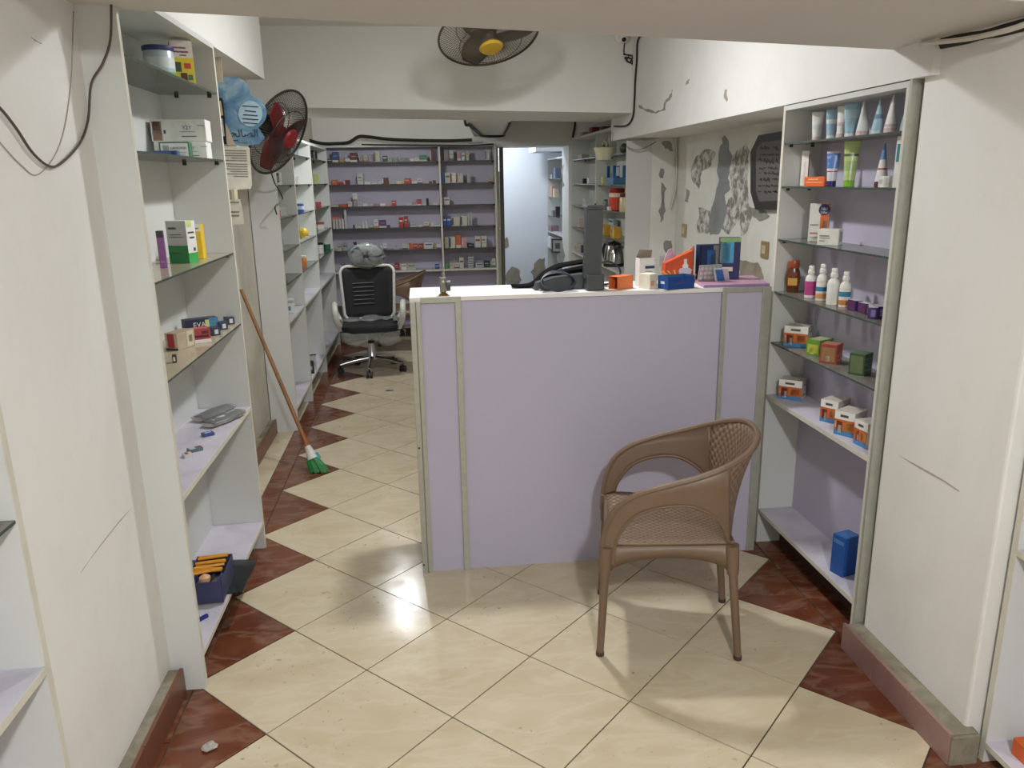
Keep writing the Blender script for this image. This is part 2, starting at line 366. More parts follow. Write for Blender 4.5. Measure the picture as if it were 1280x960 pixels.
led('ceiling_lamp','round white LED lamp on the ceiling at the entrance end',.9,-2.7,2.545,LAMP_ENTRY,(.965,.985,1),.10,ZC)
led('ceiling_lamp','round white LED lamp on the storeroom ceiling',1.55,7.4,2.41,LAMP_STORE,(.88,.94,1),.09,2.45)

# ================================================================== SHELVING
PT=.018
def unit(name, label, loc, rz, L, d, H, bays, glass, wood, gap_shade=.09, base=.12, backmat=None, near=0, far=0, gmat=None, topx=None, endH=None, frontpins=True):
    """bays: x positions of panels (first, dividers.., last). glass / wood: shelf heights"""
    t=empty(name,loc,rz); tag(t,label,'shelving unit')
    for i,x in enumerate(bays):
        e=0 if i==0 else (PT if i==len(bays)-1 else PT/2)
        hh=(endH or {}).get(i,H)
        p=MB().box(x-e,x-e+PT,.002,d,0,hh).build('side_panel' if i in (0,len(bays)-1) else 'divider_panel',M_PANEL,t)
        MB().box(x-e-.0005,x-e+PT+.0005,0,.0025,0,hh).build('edge_band',M_EDGE,p)
    MB().box(bays[0]+PT,bays[-1]-PT,d-.006,d,base,min(H,H-.002)).build('back_panel',backmat or M_LILAC,t)
    tx0,tx1=topx or (bays[0]+PT,bays[-1]-PT)
    tp=MB().box(tx0,tx1,.0,d,H-PT,H).build('top_panel',M_PANEL,t)
    for i in range(len(bays)-1):
        a=bays[i]+(PT if i==0 else PT/2); b=bays[i+1]-(PT if i==len(bays)-2 else PT/2)
        for z in glass:
            g=MB(); g.box(a+.001,b-.001,.004,d-.007,z-.007,z,0)
            g.mi=[0,0,1,0,1,1]
            s=g.build('glass_shelf',[gmat or M_GLASS,M_GEDGE],t)
            for xx in (a+.006,b-.006):
                for yy in (.03,d-.045):
                    MB().tube([(xx,yy,z-.017),(xx,yy,z-.0075)],.007,8).build('shelf_pin',M_BLACK,s)
        for z in wood:
            s=MB().box(a,b,.003,d-.006,z-PT,z).build('wooden_shelf',M_LILACSH,t)
            MB().box(a,b,0,.003,z-PT,z).build('edge_band',M_EDGE,s)
        if gap_shade: MB().box(a,b,.11,.12,0,base-PT).build('gap_shade_board',plain((70,52,44),.6),t)  # dark board painting in the shade of the open gap underneath
    return t
# left near the pillar: y .255 .. 1.30, front x -.24 facing +x
LU1=dict(x=-.24,y0=.255,L=1.045,d=.225,z=[1.97,1.715,1.345,1.048,.68,.13])
lu1=unit('shelving_unit','white shelving unit with two clear glass shelves beside the left pillar',(-.24,.255,0),PI/2,1.045,.225,2.15,[0,1.045],[],[.68,.13],backmat=M_PANEL)
def extra_glass(t, zs, a, b, d, mat):
    for z in zs:
        g=MB().box(a+.001,b-.001,.004,d-.007,z-.007,z); g.mi=[0,0,1,0,1,1]
        s=g.build('glass_shelf',[mat,M_GEDGE],t)
        for xx in (a+.006,b-.006):
            for yy in (.03,d-.07): MB().tube([(xx,yy,z-.019),(xx,yy,z-.0075)],.008,8).build('shelf_pin',M_BLACK,s)
extra_glass(lu1,[1.97,1.715],PT,1.045-PT,.225,M_CLEARG)
M_TANG=glass_mat('dust_and_reflection_glass',(.72,.74,.66,1),(182,171,148),1.25)  # opaque tan stands for dust and for reflections painted in
extra_glass(lu1,[1.345,1.048],PT,1.045-PT,.225,M_TANG)
# left near the camera
lu0=unit('shelving_unit','white shelving unit in front of the left pillar, cut by a lilac board shelf',(-.30,-1.5,0),PI/2,.985,.22,2.0,[0,.985],[.97,1.34,1.68],[.63,.13])
# left rear row of three bays
LU2Y=[3.05,3.79,4.74,5.93]
lu2=unit('shelving_unit','three-bay white shelving unit along the left rear wall',(-.35,LU2Y[0],0),PI/2,LU2Y[-1]-LU2Y[0],.175,1.94,[y-LU2Y[0] for y in LU2Y],[1.82,1.61,1.40,1.19,.98],[.745,.16],backmat=M_PANEL,base=.15,gmat=M_CLEARG)
# rear wall
BX0,BX1,BXD=-.425,1.325,.745
bu=unit('shelving_unit','wide lilac-backed shelving unit across the rear wall',(BX0,6.17,0),0,BX1-BX0,.22,1.975,[0,BXD-BX0,BX1-BX0],[1.815,1.594,1.376,1.157,.93],[.715,.38,.12])
# right beside the pillar
RZ=[1.742,1.574,1.364,1.148,.932]
ru=unit('shelving_unit','lilac-backed glass shelving unit between the counter and the right pillar',(1.99,1.03,0),-PI/2,.83,.165,1.882,[0,.83],RZ,[.70,.165])
for x0,w_ in ((.8305,.012),):
    MB().box(x0,x0+w_,-.003,.16,0,1.885).build('aluminium_post',M_ALU,ru)
# right rear corner (two bays)
ru2=unit('shelving_unit','two-bay white shelving unit in the right rear corner beside the doorway',(2.0,5.60,0),-PI/2,2.10,.181,1.99,[0,1.09,2.10],[1.79,1.57,1.37,1.16],[.93,.55,.14],backmat=M_PANEL,topx=(0,1.66),endH={2:1.87},gmat=M_CLEARG)
# right near the camera
ru0=unit('shelving_unit','pale shelving unit in front of the right pillar skirting',(2.05,-.375,0),-PI/2,1.0,.2,2.0,[0,1.0],[1.05,1.4],[.66,.065],gap_shade=0,base=.05)
# storeroom unit
su=unit('shelving_unit','narrow white shelving unit inside the storeroom',(2.14,7.95,0),-PI/2,1.1,.3,1.86,[0,1.1],[1.62,1.40,1.17],[.98,.78,.1],backmat=M_PANEL,gmat=M_CLEARG)

# ================================================================== COUNTER
ct=empty('sales_counter',(.478,.94,0)); tag(ct,'lilac panelled sales counter with white top and metal edging','counter')
CW,CH,CDp=1.468,1.18,.30
c_body=MB().box(.006,CW-.006,.012,.03,0,CH-.016).build('front_panel',M_LILAC,ct)
MB().box(0,.018,.02,CDp,0,CH-.016).build('side_panel',M_PANEL,ct); MB().box(CW-.018,CW,.02,CDp,0,CH-.016).build('side_panel',M_PANEL,ct)
MB().box(0,CW,.0,CDp,CH-.016,CH).build('counter_top',paint('white_laminate',(234,230,228),(214,208,206),3,.5,.35),ct)
for x0,x1 in ((0,.022),(.024,.042),(.176,.200)):
    MB().box(x0,x1,-.002,.013,0,CH-.0165,0,.002).build('metal_strip',M_ALU,ct)
MB().box(.042,.20,-.004,.004,CH-.022,CH+.001,0,.001).build('metal_strip',M_ALU,ct)
rpn=MB().box(1.262,CW-.02,.002,.012,0,CH-.004).build('end_panel',M_LILAC,ct)
for a in ((1.262,1.28,0,CH),(CW-.036,CW,0,CH),(1.28,CW-.036,CH-.02,CH)):
    MB().box(a[0],a[1],-.006,.006,a[2],a[3],0,.002).build('metal_strip',M_ALU,rpn)
for z in (.4,.75): MB().box(.02,CW-.02,.06,CDp-.01,z-.016,z).build('inner_shelf',M_PANEL,ct)
for px,py in ((530,706),(524,560)):
    q=ony(px,py,.94); MB().tube([(q.x-.478,-.004,q.z),(q.x-.478,.002,q.z)],.004,8).build('screw',M_BLACK,ct)

# ================================================================== PLASTIC CHAIRS
def weave(name, base, dark, fu, fv):
    m,nt,b=nodes(name); uv=nt.nodes.new('ShaderNodeUVMap'); sp=nt.nodes.new('ShaderNodeSeparateXYZ'); nt.links.new(uv.outputs[0],sp.inputs[0])
    def wv(o,f):
        a=N(nt,'ShaderNodeMath',operation='MULTIPLY'); nt.links.new(o,a.inputs[0]); a.inputs[1].default_value=f*PI
        s=N(nt,'ShaderNodeMath',operation='SINE'); nt.links.new(a.outputs[0],s.inputs[0]); return s.outputs[0]
    p=N(nt,'ShaderNodeMath',operation='MULTIPLY'); nt.links.new(wv(sp.outputs[0],fu),p.inputs[0]); nt.links.new(wv(sp.outputs[1],fv),p.inputs[1])
    ab=N(nt,'ShaderNodeMath',operation='MULTIPLY_ADD'); nt.links.new(p.outputs[0],ab.inputs[0]); ab.inputs[1].default_value=.5; ab.inputs[2].default_value=.5
    nt.links.new(ramp(nt,ab.outputs[0],[(.1,lin(dark)),(.5,lin(base)),(1,lin(base))]),b.inputs['Base Color'])
    bump(nt,b,ab.outputs[0],.9,.004); b.inputs['Roughness'].default_value=.5; return m
M_RATTAN=weave('woven_brown_plastic',(124,101,81),(92,73,58),1,1)
M_BROWN=paint('smooth_brown_plastic',(114,92,74),(104,83,66),8,.4,.42)
def surf(rows, name, mat, parent, thick=.008, su=.016, sv=.016):
    """grid of points -> sheet with thickness and a metric uv"""
    R=len(rows); C=len(rows[0]); V=[p for r in rows for p in r]
    F=[(i*C+j,i*C+j+1,(i+1)*C+j+1,(i+1)*C+j) for i in range(R-1) for j in range(C-1)]
    me=bpy.data.meshes.new(name); me.from_pydata([tuple(v) for v in V],[],F); me.materials.append(mat)
    U=[[0.0]*C for _ in range(R)]; W=[[0.0]*C for _ in range(R)]
    for i in range(R):
        for j in range(1,C): U[i][j]=U[i][j-1]+(Vector(rows[i][j])-Vector(rows[i][j-1])).length/su
    mid=max(range(R),key=lambda i:U[i][-1]); U=[U[mid][:] for _ in range(R)]
    for j in range(C):
        for i in range(1,R): W[i][j]=W[i-1][j]+(Vector(rows[i][j])-Vector(rows[i-1][j])).length/sv
    uv=me.uv_layers.new(name='UVMap')
    for l in me.loops: uv.data[l.index].uv=(U[l.vertex_index//C][l.vertex_index%C],W[l.vertex_index//C][l.vertex_index%C])
    me.polygons.foreach_set('use_smooth',[True]*len(F)); me.update()
    o=link(name,me,parent); s=o.modifiers.new('thickness','SOLIDIFY'); s.thickness=thick; s.offset=0; return o
def plastic_chair(label, loc, rz):
    """local: +y forward, x width"""
    t=empty('plastic_armchair',loc,rz); tag(t,label,'chair')
    #        (forward, side, z) rim and lower edge from the middle of the back to the front of the arm
    rim=[(-.285,0,.775),(-.272,.095,.77),(-.235,.17,.752),(-.165,.222,.722),(-.07,.245,.688),(.04,.25,.655),(.13,.247,.62),(.195,.24,.565),(.225,.232,.49),(.235,.226,.42),(.237,.222,.36)]
    low=[(-.205,0,.43),(-.203,.075,.43),(-.195,.135,.43),(-.185,.178,.435),(-.145,.208,.525),(-.06,.23,.58),(.03,.237,.582),(.12,.234,.55),(.175,.23,.485),(.196,.226,.42),(.20,.222,.36)]
    k=5
    def half(sg): return [Vector((sg*p.y,p.x,p.z)) for p in spline(rim,k)],[Vector((sg*p.y,p.x,p.z)) for p in spline(low,k)]
    ra,la=half(-1); rb,lb=half(1)
    rimP=ra[::-1]+rb[1:]; lowP=la[::-1]+lb[1:]
    nb=3*k; c=len(ra)-1
    def strip(i0,i1,rows,bulge): 
        out=[]
        for q in range(rows+1):
            s=q/rows; r_=[]
            for i in range(i0,i1+1):
                p=lowP[i].lerp(rimP[i],s)
                fl=Vector((p.x,p.y-.0,0)); n=Vector((p.x,p.y-.05,0)); n=n.normalized() if n.length>1e-4 else Vector((0,-1,0))
                r_.append(p-n*bulge*math.sin(PI*s)*0.5)
            out.append(r_)
        return out
    surf(strip(c-nb,c+nb,10,.03),'backrest',M_RATTAN,t,.009)
    surf(strip(0,c-nb,4,.0),'armrest',M_BROWN,t,.012); surf(strip(c+nb,len(rimP)-1,4,.0),'armrest',M_BROWN,t,.012)
    MB().tube(rimP,.0105,8).build('rim',M_BROWN,t,True)
    for a,b in ((0,c-nb),(c+nb,len(lowP)-1)): MB().tube(lowP[a:b+1],.0075,8).build('arm_edge',M_BROWN,t,True)
    # seat
    rows=[]
    for i in range(13):
        y=-.205+.435*i/12; hw=.175+.045*min(1,(i/12)*1.3); r_=[]
        for j in range(13):
            x=-hw+2*hw*j/12; r_.append(Vector((x,y,.432-.016*math.cos(x/hw*1.5)-(.012 if i==12 else 0)+.004*(i/12))))
        rows.append(r_)
    surf(rows,'seat',M_RATTAN,t,.010,.014,.014)
    # apron with arches under the seat
    def apron(p0,p1,name='apron'):
        p0=Vector(p0); p1=Vector(p1); rows=[[],[]]
        for j in range(17):
            s=j/16; p=p0.lerp(p1,s); dz=.105-.062*math.sin(PI*min(1,max(0,(s-.02)/.96)))**.45
            rows[0].append(p+Vector((0,0,-dz))); rows[1].append(p)
        surf(rows,name,M_BROWN,t,.012)
    fl=(-.221,.222,.425); fr=(.221,.222,.425); bl=(-.178,-.196,.425); br=(.178,-.196,.425)
    apron(fl,fr); apron(bl,br); apron(fl,bl); apron(fr,br)
    for (x,y,z),(fx,fy) in ((fl,(-.21,.238)),(fr,(.21,.238)),(bl,(-.19,-.235)),(br,(.19,-.235))):
        MB().tube([(x,y,z),(x+(fx-x)*.15,y+(fy-y)*.15,.345),(x+(fx-x)*.2,y+(fy-y)*.2,.318)],[.024,.021,.019],10).build('leg_socket',M_BROWN,t,True)
        lg=MB().tube([(x+(fx-x)*.1,y+(fy-y)*.1,.36),(fx,fy,.012)],[.0155,.0125],12).build('leg',M_BROWN,t,True)
        MB().tube([(fx,fy,.0),(fx,fy,.014)],.0145,12).build('leg_cap',plain((70,54,42),.6),lg,True)
    return t
ang=math.atan2(.23,-.973)-PI/2
ch=plastic_chair('brown woven plastic armchair standing in front of the sales counter',(1.373,.408,0),ang)
ch2=copy_tree(ch); ch2.location=(.265,5.52,0); ch2.rotation_euler=(0,0,ang+.12)
ch2['label']='brown woven plastic armchair behind the swivel chair, mostly hidden by the counter'
for o in (ch,ch2): o['group']='brown plastic armchairs'

# ================================================================== SWIVEL CHAIR
oc=empty('office_chair',(.05,4.72,0),.06); tag(oc,'black mesh swivel chair with film-wrapped headrest on a chrome star base','chair')
M_MESH=paint('black_mesh_fabric',(18,18,20),(28,28,30),40,.8,.75); M_OCF=plain((205,203,194),.45)
def rrect(w,h,r,n=6):
    out=[]
    for cx,cz,a0 in ((w/2-r,h/2-r,0),(-w/2+r,h/2-r,PI/2),(-w/2+r,-h/2+r,PI),(w/2-r,-h/2+r,1.5*PI)):
        for i in range(n+1): a=a0+PI/2*i/n; out.append((cx+r*math.cos(a),cz+r*math.sin(a)))
    return out
br_=rrect(.45,.46,.06)
def bk(x,z): return (x*(1+.10*(-z/.23)*-.5), .18+.05*(z/.23)*.6-.06*(x/.22)**2, .675+z)
bf=MB().tube([bk(x,z) for x,z in br_+br_[:1]],.013,8).build('backrest_frame',M_OCF,oc,True)
rows=[[Vector(bk(-.215+.43*j/10,-.22+.44*i/10)) for j in range(11)] for i in range(11)]
surf(rows,'backrest_mesh',M_MESH,oc,.012)
for i in range(6):
    z=-.10+.036*i; MB().tube([Vector(bk(x,z))+Vector((0,-.011,0)) for x in (-.13,-.06,.0,.05)],.0045,6).build('lumbar_slat',plain((70,70,72),.4),oc)
MB().tube([(0,.24,.42),(0,.27,.6),(0,.25,.85),(0,.215,.98)],[.02,.022,.018,.012],10).build('back_spine',M_OCF,oc,True)
hd=MB()
hd.loft([[(.145*rr*math.cos(2*PI*k/20)*(1+.06*math.sin(5*k)), .20+y, 1.0+.098*rr*math.sin(2*PI*k/20)*(1+.06*math.cos(7*k))) for k in range(20)] for y,rr in ((-.055,.55),(-.045,.88),(-.01,1),(.03,.9),(.045,.55))])
hr=hd.build('headrest',paint('grey_blue_headrest',(62,72,80),(34,40,46),14,.9,.5),oc,True)
def film(name,parent,fn,nu,nv,amp):
    rows=[[Vector(fn(i/nv,j/nu))+Vector((random.uniform(-1,1),random.uniform(-1,1),random.uniform(-1,1)))*amp for j in range(nu+1)] for i in range(nv+1)]
    return surf(rows,name,M_WRAP,parent,.0008)
film('plastic_film',hr,lambda s,t:(.165*math.cos(2*PI*t)*math.sin(PI*(.005+.99*s))**.45,.128+.13*s,.99+.115*math.sin(2*PI*t)*math.sin(PI*(.005+.99*s))**.45),22,8,.008)
st=MB().loft([[(x*sc,-.03+y*sc,z) for x,y in rrect(.48,.46,.1)] for z,sc in ((.375,.9),(.385,.98),(.415,1.0),(.437,.97),(.444,.86))]).build('seat',M_MESH,oc,True)
film('plastic_film',st,lambda s,t:(-.26+.54*t,-.02+.24*s,.452+.03*abs(math.sin(9*t))*s),12,5,.010)
film('plastic_film',st,lambda s,t:(.20+.10*s,-.16+.34*t,.47-.13*s*s),10,4,.010)
film('plastic_film',st,lambda s,t:(-.25+.50*t,-.25+.02*s,.39-.13*s*(.6+.4*math.sin(6*t)**2)),12,4,.008)
for sg in (-1,1):
    MB().tube(spline([(sg*.235,.10,.40),(sg*.29,.11,.50),(sg*.295,.05,.585),(sg*.29,-.08,.60),(sg*.285,-.17,.575),(sg*.28,-.19,.50),(sg*.245,-.13,.40)],5),.026,10).build('armrest',M_OCF,oc,True)
MB().lathe([(.03,.25),(.03,.30),(.022,.31),(.022,.375)],14).build('gas_column',M_BLACK,oc,True)
MB().box(-.11,.11,-.11,.11,.355,.378,0,.005).build('tilt_mechanism',plain((120,104,86),.5),oc)
MB().lathe([(.045,.085),(.05,.1),(.04,.12),(.028,.25)],14).build('base_hub',M_CHROME,oc,True)
for k in range(5):
    a=-PI/2-.1+2*PI*k/5; c,s_=math.cos(a),math.sin(a)
    lg=MB().tube([(c*.03,s_*.03,.115),(c*.16,s_*.16,.10),(c*.29,s_*.29,.075)],[.022,.019,.015],10).build('base_leg',M_CHROME,oc,True)
    cs=MB().tube([(c*.285,s_*.285,.045),(c*.285,s_*.285,.08)],.010,8).build('caster_stem',M_BLACK,lg)
    for off in (-.016,.016):
        p=Vector((c*.285,s_*.285,.028)); d=Vector((-s_,c,0)) if k%2 else Vector((c,s_,0)); q=Vector((-d.y,d.x,0))
        MB().tube([p+q*(off-.009),p+q*(off+.009)],.028,14).build('caster_wheel',M_BLACK,lg,True)

# ================================================================== FANS
def fan(name,label,loc,axis,R,bladecol,capcol,cagecol,mount):
    t=empty(name,loc); t.rotation_euler=Vector(axis).to_track_quat('Z','Y').to_euler(); tag(t,label,'fan')
    mc=plain(cagecol,.35,.4)
    for nm,sg,dep in (('front_guard',1,.075),('rear_guard',-1,.07)):
        g=MB()
        for k in range(96):
            a=2*PI*k/96; c,s_=math.cos(a),math.sin(a)
            pts=[(c*R*q,s_*R*q,sg*dep*(1-q**2.6)) for q in (.22,.45,.68,.87,1.0)]
            g.tube(pts,.0014,3,0,False)
        g.ring(R*.22,.003,sg*dep*.98,24); g.ring(R*.62,.0022,sg*dep*(1-.62**2.6),36)
        g.build(nm,mc,t)
    MB().ring(R,.0065,0,56,8).build('guard_rim',mc,t,True)
    MB().lathe([(.002,.086),(R*.2,.084),(R*.24,.074),(R*.24,.066),(.002,.064)],24).build('guard_cap',plain(capcol,.35,.2),t,True)
    MB().lathe([(.01,.05),(.04,.045),(.045,.0),(.04,-.02)],18).build('hub',plain(bladecol,.35),t,True)
    bm_=plain(bladecol,.3)
    for k in range(3):
        rows=[]
        for i in range(9):
            s=i/8; r=.035+(R*.88-.035)*s; wd=(.05+.115*math.sin(PI*min(1,.25+s*.65)))*R/.24; r_=[]
            for j in range(6):
                q=j/5-.5; a=2*PI*k/3+q*wd/r*.9+.35*s; r_.append(Vector((r*math.cos(a),r*math.sin(a),.012+q*.045*(1-.5*s))))
            rows.append(r_)
        surf(rows,'blade',bm_,t,.002)
    MB().lathe([(.03,-.19),(.055,-.17),(.06,-.08),(.05,-.05),(.02,-.03)],18).build('motor_housing',plain((28,27,28),.4),t,True)
    inv=t.matrix_basis.inverted() if False else (Matrix.Translation(Vector(loc)) @ t.rotation_euler.to_matrix().to_4x4()).inverted()
    MB().tube([inv @ Vector(p) for p in mount],.016,10).build('mount_arm',plain((40,38,38),.4),t,True)
    p=inv @ Vector(mount[-1]); d=(inv.to_3x3() @ (Vector(mount[-1])-Vector(mount[-2]))).normalized()
    MB().tube([p-d*.02,p],.05,16).build('mount_plate',plain((205,203,196),.4),t,True)
    return t
FL=onx(349,166,-.20)
fax=Vector((.88,-.38,-.50)).normalized(); bk_=FL-fax*.15
fan('wall_fan','wall fan with red blades and dark wire guard beside the blue poster',FL,fax,.235,(112,26,28),(132,24,30),(58,54,52),[bk_,bk_+Vector((-.08,.03,-.02)),(XL,bk_.y+.05,bk_.z-.02)])
FC=ony(611,44,2.45); fx2=Vector((.12,-.42,-.90)).normalized(); bk2=FC-fx2*.15
fan('ceiling_fan','ceiling mounted fan with gold cap and fine dark wire guard',FC,fx2,.275,(88,78,66),(196,160,50),(92,84,72),[bk2,bk2+Vector((0,.02,.05)),(bk2.x,bk2.y+.02,ZC)])

# ================================================================== CCTV + CABLES
cp=ony(776,46,3.35); cv=empty('security_camera',(cp.x,3.35,cp.z)); tag(cv,'small white dome security camera high on the cross beam','camera')
MB().lathe([(.045,0),(.045,.02),(.03,.03)],18).build('camera_base',plain((235,233,228),.4),cv,True,rot=(PI/2,0,0))
hd_=MB().lathe([(.005,-.03),(.026,-.025),(.03,0),(.03,.03),(.02,.045)],18).build('camera_body',plain((232,230,225),.35),cv,True,(0,-.05,-.005),(PI/2+.6,0,0))
MB().lathe([(.002,.05),(.015,.048),(.016,.04)],14).build('lens',M_BLACK,hd_,True)
def cable(label, pts, r, mat=None, name='cable', cat='cable', k=6, group=None):
    o=MB().tube(spline(pts,k),r,6).build(name,mat or M_CABLE,None,True); tag(o,label,cat,group); return o
P=lambda L,f,c,off=Vector((0,0,0)):[f(x,y,c)+off for x,y in L]
cable('dark brown cable drooping down the left pillar',P([(139,4),(138,50),(128,80),(114,105)],ony,.236)+P([(110,150),(99,180),(75,205),(60,207),(40,190),(20,160),(0,135),(-25,112)],onx,-.338),.0032,plain((74,62,56),.5))
cable('thin pale wire looping on the left pillar',P([(92,14),(88,110),(75,180),(48,218),(25,205),(0,178)],onx,-.3435),.0014,plain((168,160,150),.5))
cable('thick black cable bundle under the front beam by the right pillar',[ (2.01,.12,zb(2.0)-.012),(2.02,-.05,zb(2.0)-.018),(2.015,-.2,zb(2.0)-.02),(2.012,-.34,zb(2)-.015),(2.01,-.36,zb(2)+.08),(2.01,-.36,zb(2)+.3)],.017)
cable('white conduit beside the black bundle at the right pillar',[(1.97,.14,zb(2)-.008),(1.965,-.1,zb(2)-.03),(1.96,-.30,zb(2)-.026),(1.957,-.362,zb(2)+.03),(1.957,-.362,zb(2)+.3)],.007,plain((214,208,196),.5))
cable('black wires running down the corner of the cross beam',P([(840,37),(822,40),(803,44),(797,52),(796,75),(794,100),(793,125),(791,146),(783,157),(768,158)],onx,1.978),.0065)
cable('thin black lead of the security camera',P([(781,52),(780,66),(786,70),(783,76),(790,80),(793,86)],ony,3.343),.004)
cable('tangled black lead knot beside the security camera',P([(779,68),(790,70),(787,78),(781,72),(789,74),(792,84)],ony,3.34),.0045)
cable('thick black cable along the top of the rear shelving',P([(372,171),(400,179),(420,179.5),(436,178),(448,171),(460,171),(485,174),(520,175.5),(560,176),(590,175)],ony,6.15),.018)
cable('thin black cable under the thick one above the rear shelving',P([(452,180.5),(480,181),(540,181.5),(590,181.5),(617,180)],ony,6.115),.007)
cable('black cable hugging the boxed beam above the doorway',[(.905,4.3,2.30),(.91,4.3,2.06),(.96,4.5,2.045),(1.10,5.5,2.045),(1.2,6.1,2.045),(1.40,6.2,2.05),(1.38,5.8,2.055),(1.275,4.4,2.06),(1.272,4.3,2.2)],.012)
cable('black cable dropping beside the doorway lintel',P([(719,150),(718,160),(716,172)],ony,6.3),.012)
cable('white conduit along the recess above the peeling wall',P([(797,176),(812,176),(825,172),(838,171),(845,178),(845,230),(838,262)],ony,3.485),.008,plain((206,202,190),.5))
cable('slack grey wire beside the hanging bowl',P([(783,183),(792,187),(800,187),(812,182),(820,177)],ony,3.46),.004,plain((150,146,138),.5))
cable('black lead hanging down the near panel of the left rear shelving',P([(338,180),(338,208),(343,228),(350,240),(353,250),(344,258),(346,268)],onx,-.343),.004)
cable('coiled white cord at the end of the bulkhead',[Vector((1.972,3.88,1.905))+Vector((0,.05*math.cos(a)*1.2,.045*math.sin(a))) for a in [i*.7 for i in range(19)]],.003,plain((196,190,176),.5))

jb=ony(579.5,147,3.9); o=MB().box(jb.x-.07,jb.x+.07,3.85,3.95,2.062,2.095,0,.004).build('beam_glint',plain((240,240,236),.3)); tag(o,'small white strip standing in for a bright glint under the deep cross beam','painted glint')  # white strip put in for the bright glint under the beam

# ================================================================== WALL THINGS
def poly_plate(name,label,cat,pts,plane,c,t,mat,parent=None):
    W=[plane(x,y,c) for x,y in pts]
    if plane is ony: mb=MB().prism([(p.x,p.z) for p in W],'y',c,c+t)
    else: mb=MB().prism([(p.y,p.z) for p in W],'x',c,c+(t if c>.5 else -t))
    o=mb.build(name,mat,parent)
    if label: tag(o,label,cat)
    return o
def cloudmat():
    m,nt,b=nodes('blue_water_print'); n=noise(nt,9,7,.6,'Object',.5)
    nt.links.new(ramp(nt,n,[(.3,(58,98,136)),(.5,(112,150,178)),(.7,(178,198,208))]),b.inputs['Base Color']); b.inputs['Roughness'].default_value=.35; return m
def arc(cx,cy,r,a0,a1,n=10): return [(cx+r*math.cos(math.radians(a0+(a1-a0)*i/n)),cy-r*math.sin(math.radians(a0+(a1-a0)*i/n))) for i in range(n+1)]
SY=1.62
sg=poly_plate('cardboard_poster','blue cloud-shaped cardboard poster hanging beside the wall fan','poster',[(252,95),(268,93)]+arc(291,118,22,105,0)+arc(312,141,21,75,-55)+[(323,160),(331,172),(324,180),(292,184),(255,186)],ony,SY,.004,cloudmat())
cc=[(313+15*math.cos(i*PI/12),142-16*math.sin(i*PI/12)) for i in range(24)]
MB().box(*(lambda p:(p.x-.012,p.x+.012,SY-.001,SY+.0045,p.z-.02,2.1505))(ony(275,97,SY))).build('tape_strip',plain((200,190,160),.4),sg)
poly_plate('printed_circle',None,None,cc,ony,SY-.0012,.001,plain((176,204,220),.4),sg)
def at(px,py,Y): p=ony(px,py,Y); return (p.x,p.y,p.z)
INK=plain((44,58,84),.5)
for i,(dy,ww) in enumerate(((132,20),(138,14),(143,18),(148,20),(153,18))):
    poly_plate('printed_line',None,None,[(313-ww/2,dy-.4),(313+ww/2,dy+1.1),(313+ww/2,dy+2.4),(313-ww/2,dy+.9)],ony,SY-.002,.0006,INK,sg)
text(sg,'\ufea2\ufedf\ufe8e\ufebc\ufedf\ufe8d',.045,at(306,167,SY-.001),(PI/2,0,0),INK)
poly_plate('printed_line',None,None,[(297,173),(312,173),(311,178),(299,178)],ony,SY-.002,.0006,plain((120,150,176),.5),sg)
poly_plate('printed_phone',None,None,[(267,123),(277,122),(279,126),(282,160),(283,180),(273,181),(266,160)],ony,SY-.0014,.001,plain((36,34,36),.3),sg)
poly_plate('printed_screen',None,None,[(268,127),(276,126),(279,144),(268,146)],ony,SY-.0022,.0006,plain((206,186,150),.4),sg)
poly_plate('printed_screen',None,None,[(270,149),(278,148),(281,170),(272,172)],ony,SY-.0022,.0006,plain((178,186,184),.4),sg)
poly_plate('printed_arm',None,None,[(281,153),(286,162),(294,181),(284,181)],ony,SY-.0014,.001,plain((202,182,160),.5),sg)
PY=1.56
pp=poly_plate('notice_sheet','white printed notice sheet hanging below the blue poster','notice',[(272,182)]+[(309,183),(312,185),(315,232),(313,236),(280,238)],ony,PY,.0015,plain((226,222,208),.6))
MB().box(*(lambda p:(p.x-.02,p.x+.02,PY-.0005,SY,p.z,p.z+.004))(ony(290,183,PY))).build('tape_strip',plain((200,190,160),.4),pp)
GREY=plain((132,128,120),.6)
for i in range(11):
    y=187.5+i*3.1+(1.2 if i>4 else 0); ww=(30,28,30,22,30,30,27,30,24,29,20)[i]; x0=310-ww+i*.22
    poly_plate('printed_line',None,None,[(x0,y),(x0+ww-2,y+.5),(x0+ww-2,y+1.6),(x0,y+1.1)],ony,PY-.001,.0005,GREY,pp)
PY2=1.50
pp2=poly_plate('notice_sheet','small cream paper slip taped below the notice sheet','notice',[(283,250),(300,249),(303,262),(305,280),(288,281)],ony,PY2,.0015,plain((222,216,198),.6))
MB().box(*(lambda p:(p.x-.006,p.x+.006,PY2-.0005,PY+.001,p.z-.01,p.z+.045))(ony(292,250,PY2))).build('tape_strip',plain((200,190,160),.4),pp2)
for y,w0 in ((252,13),(264,13),(268.5,13)): poly_plate('printed_line',None,None,[(286,y),(286+w0,y),(286.2+w0,y+2),(286.2,y+2)],ony,PY2-.001,.0005,GREY,pp2)
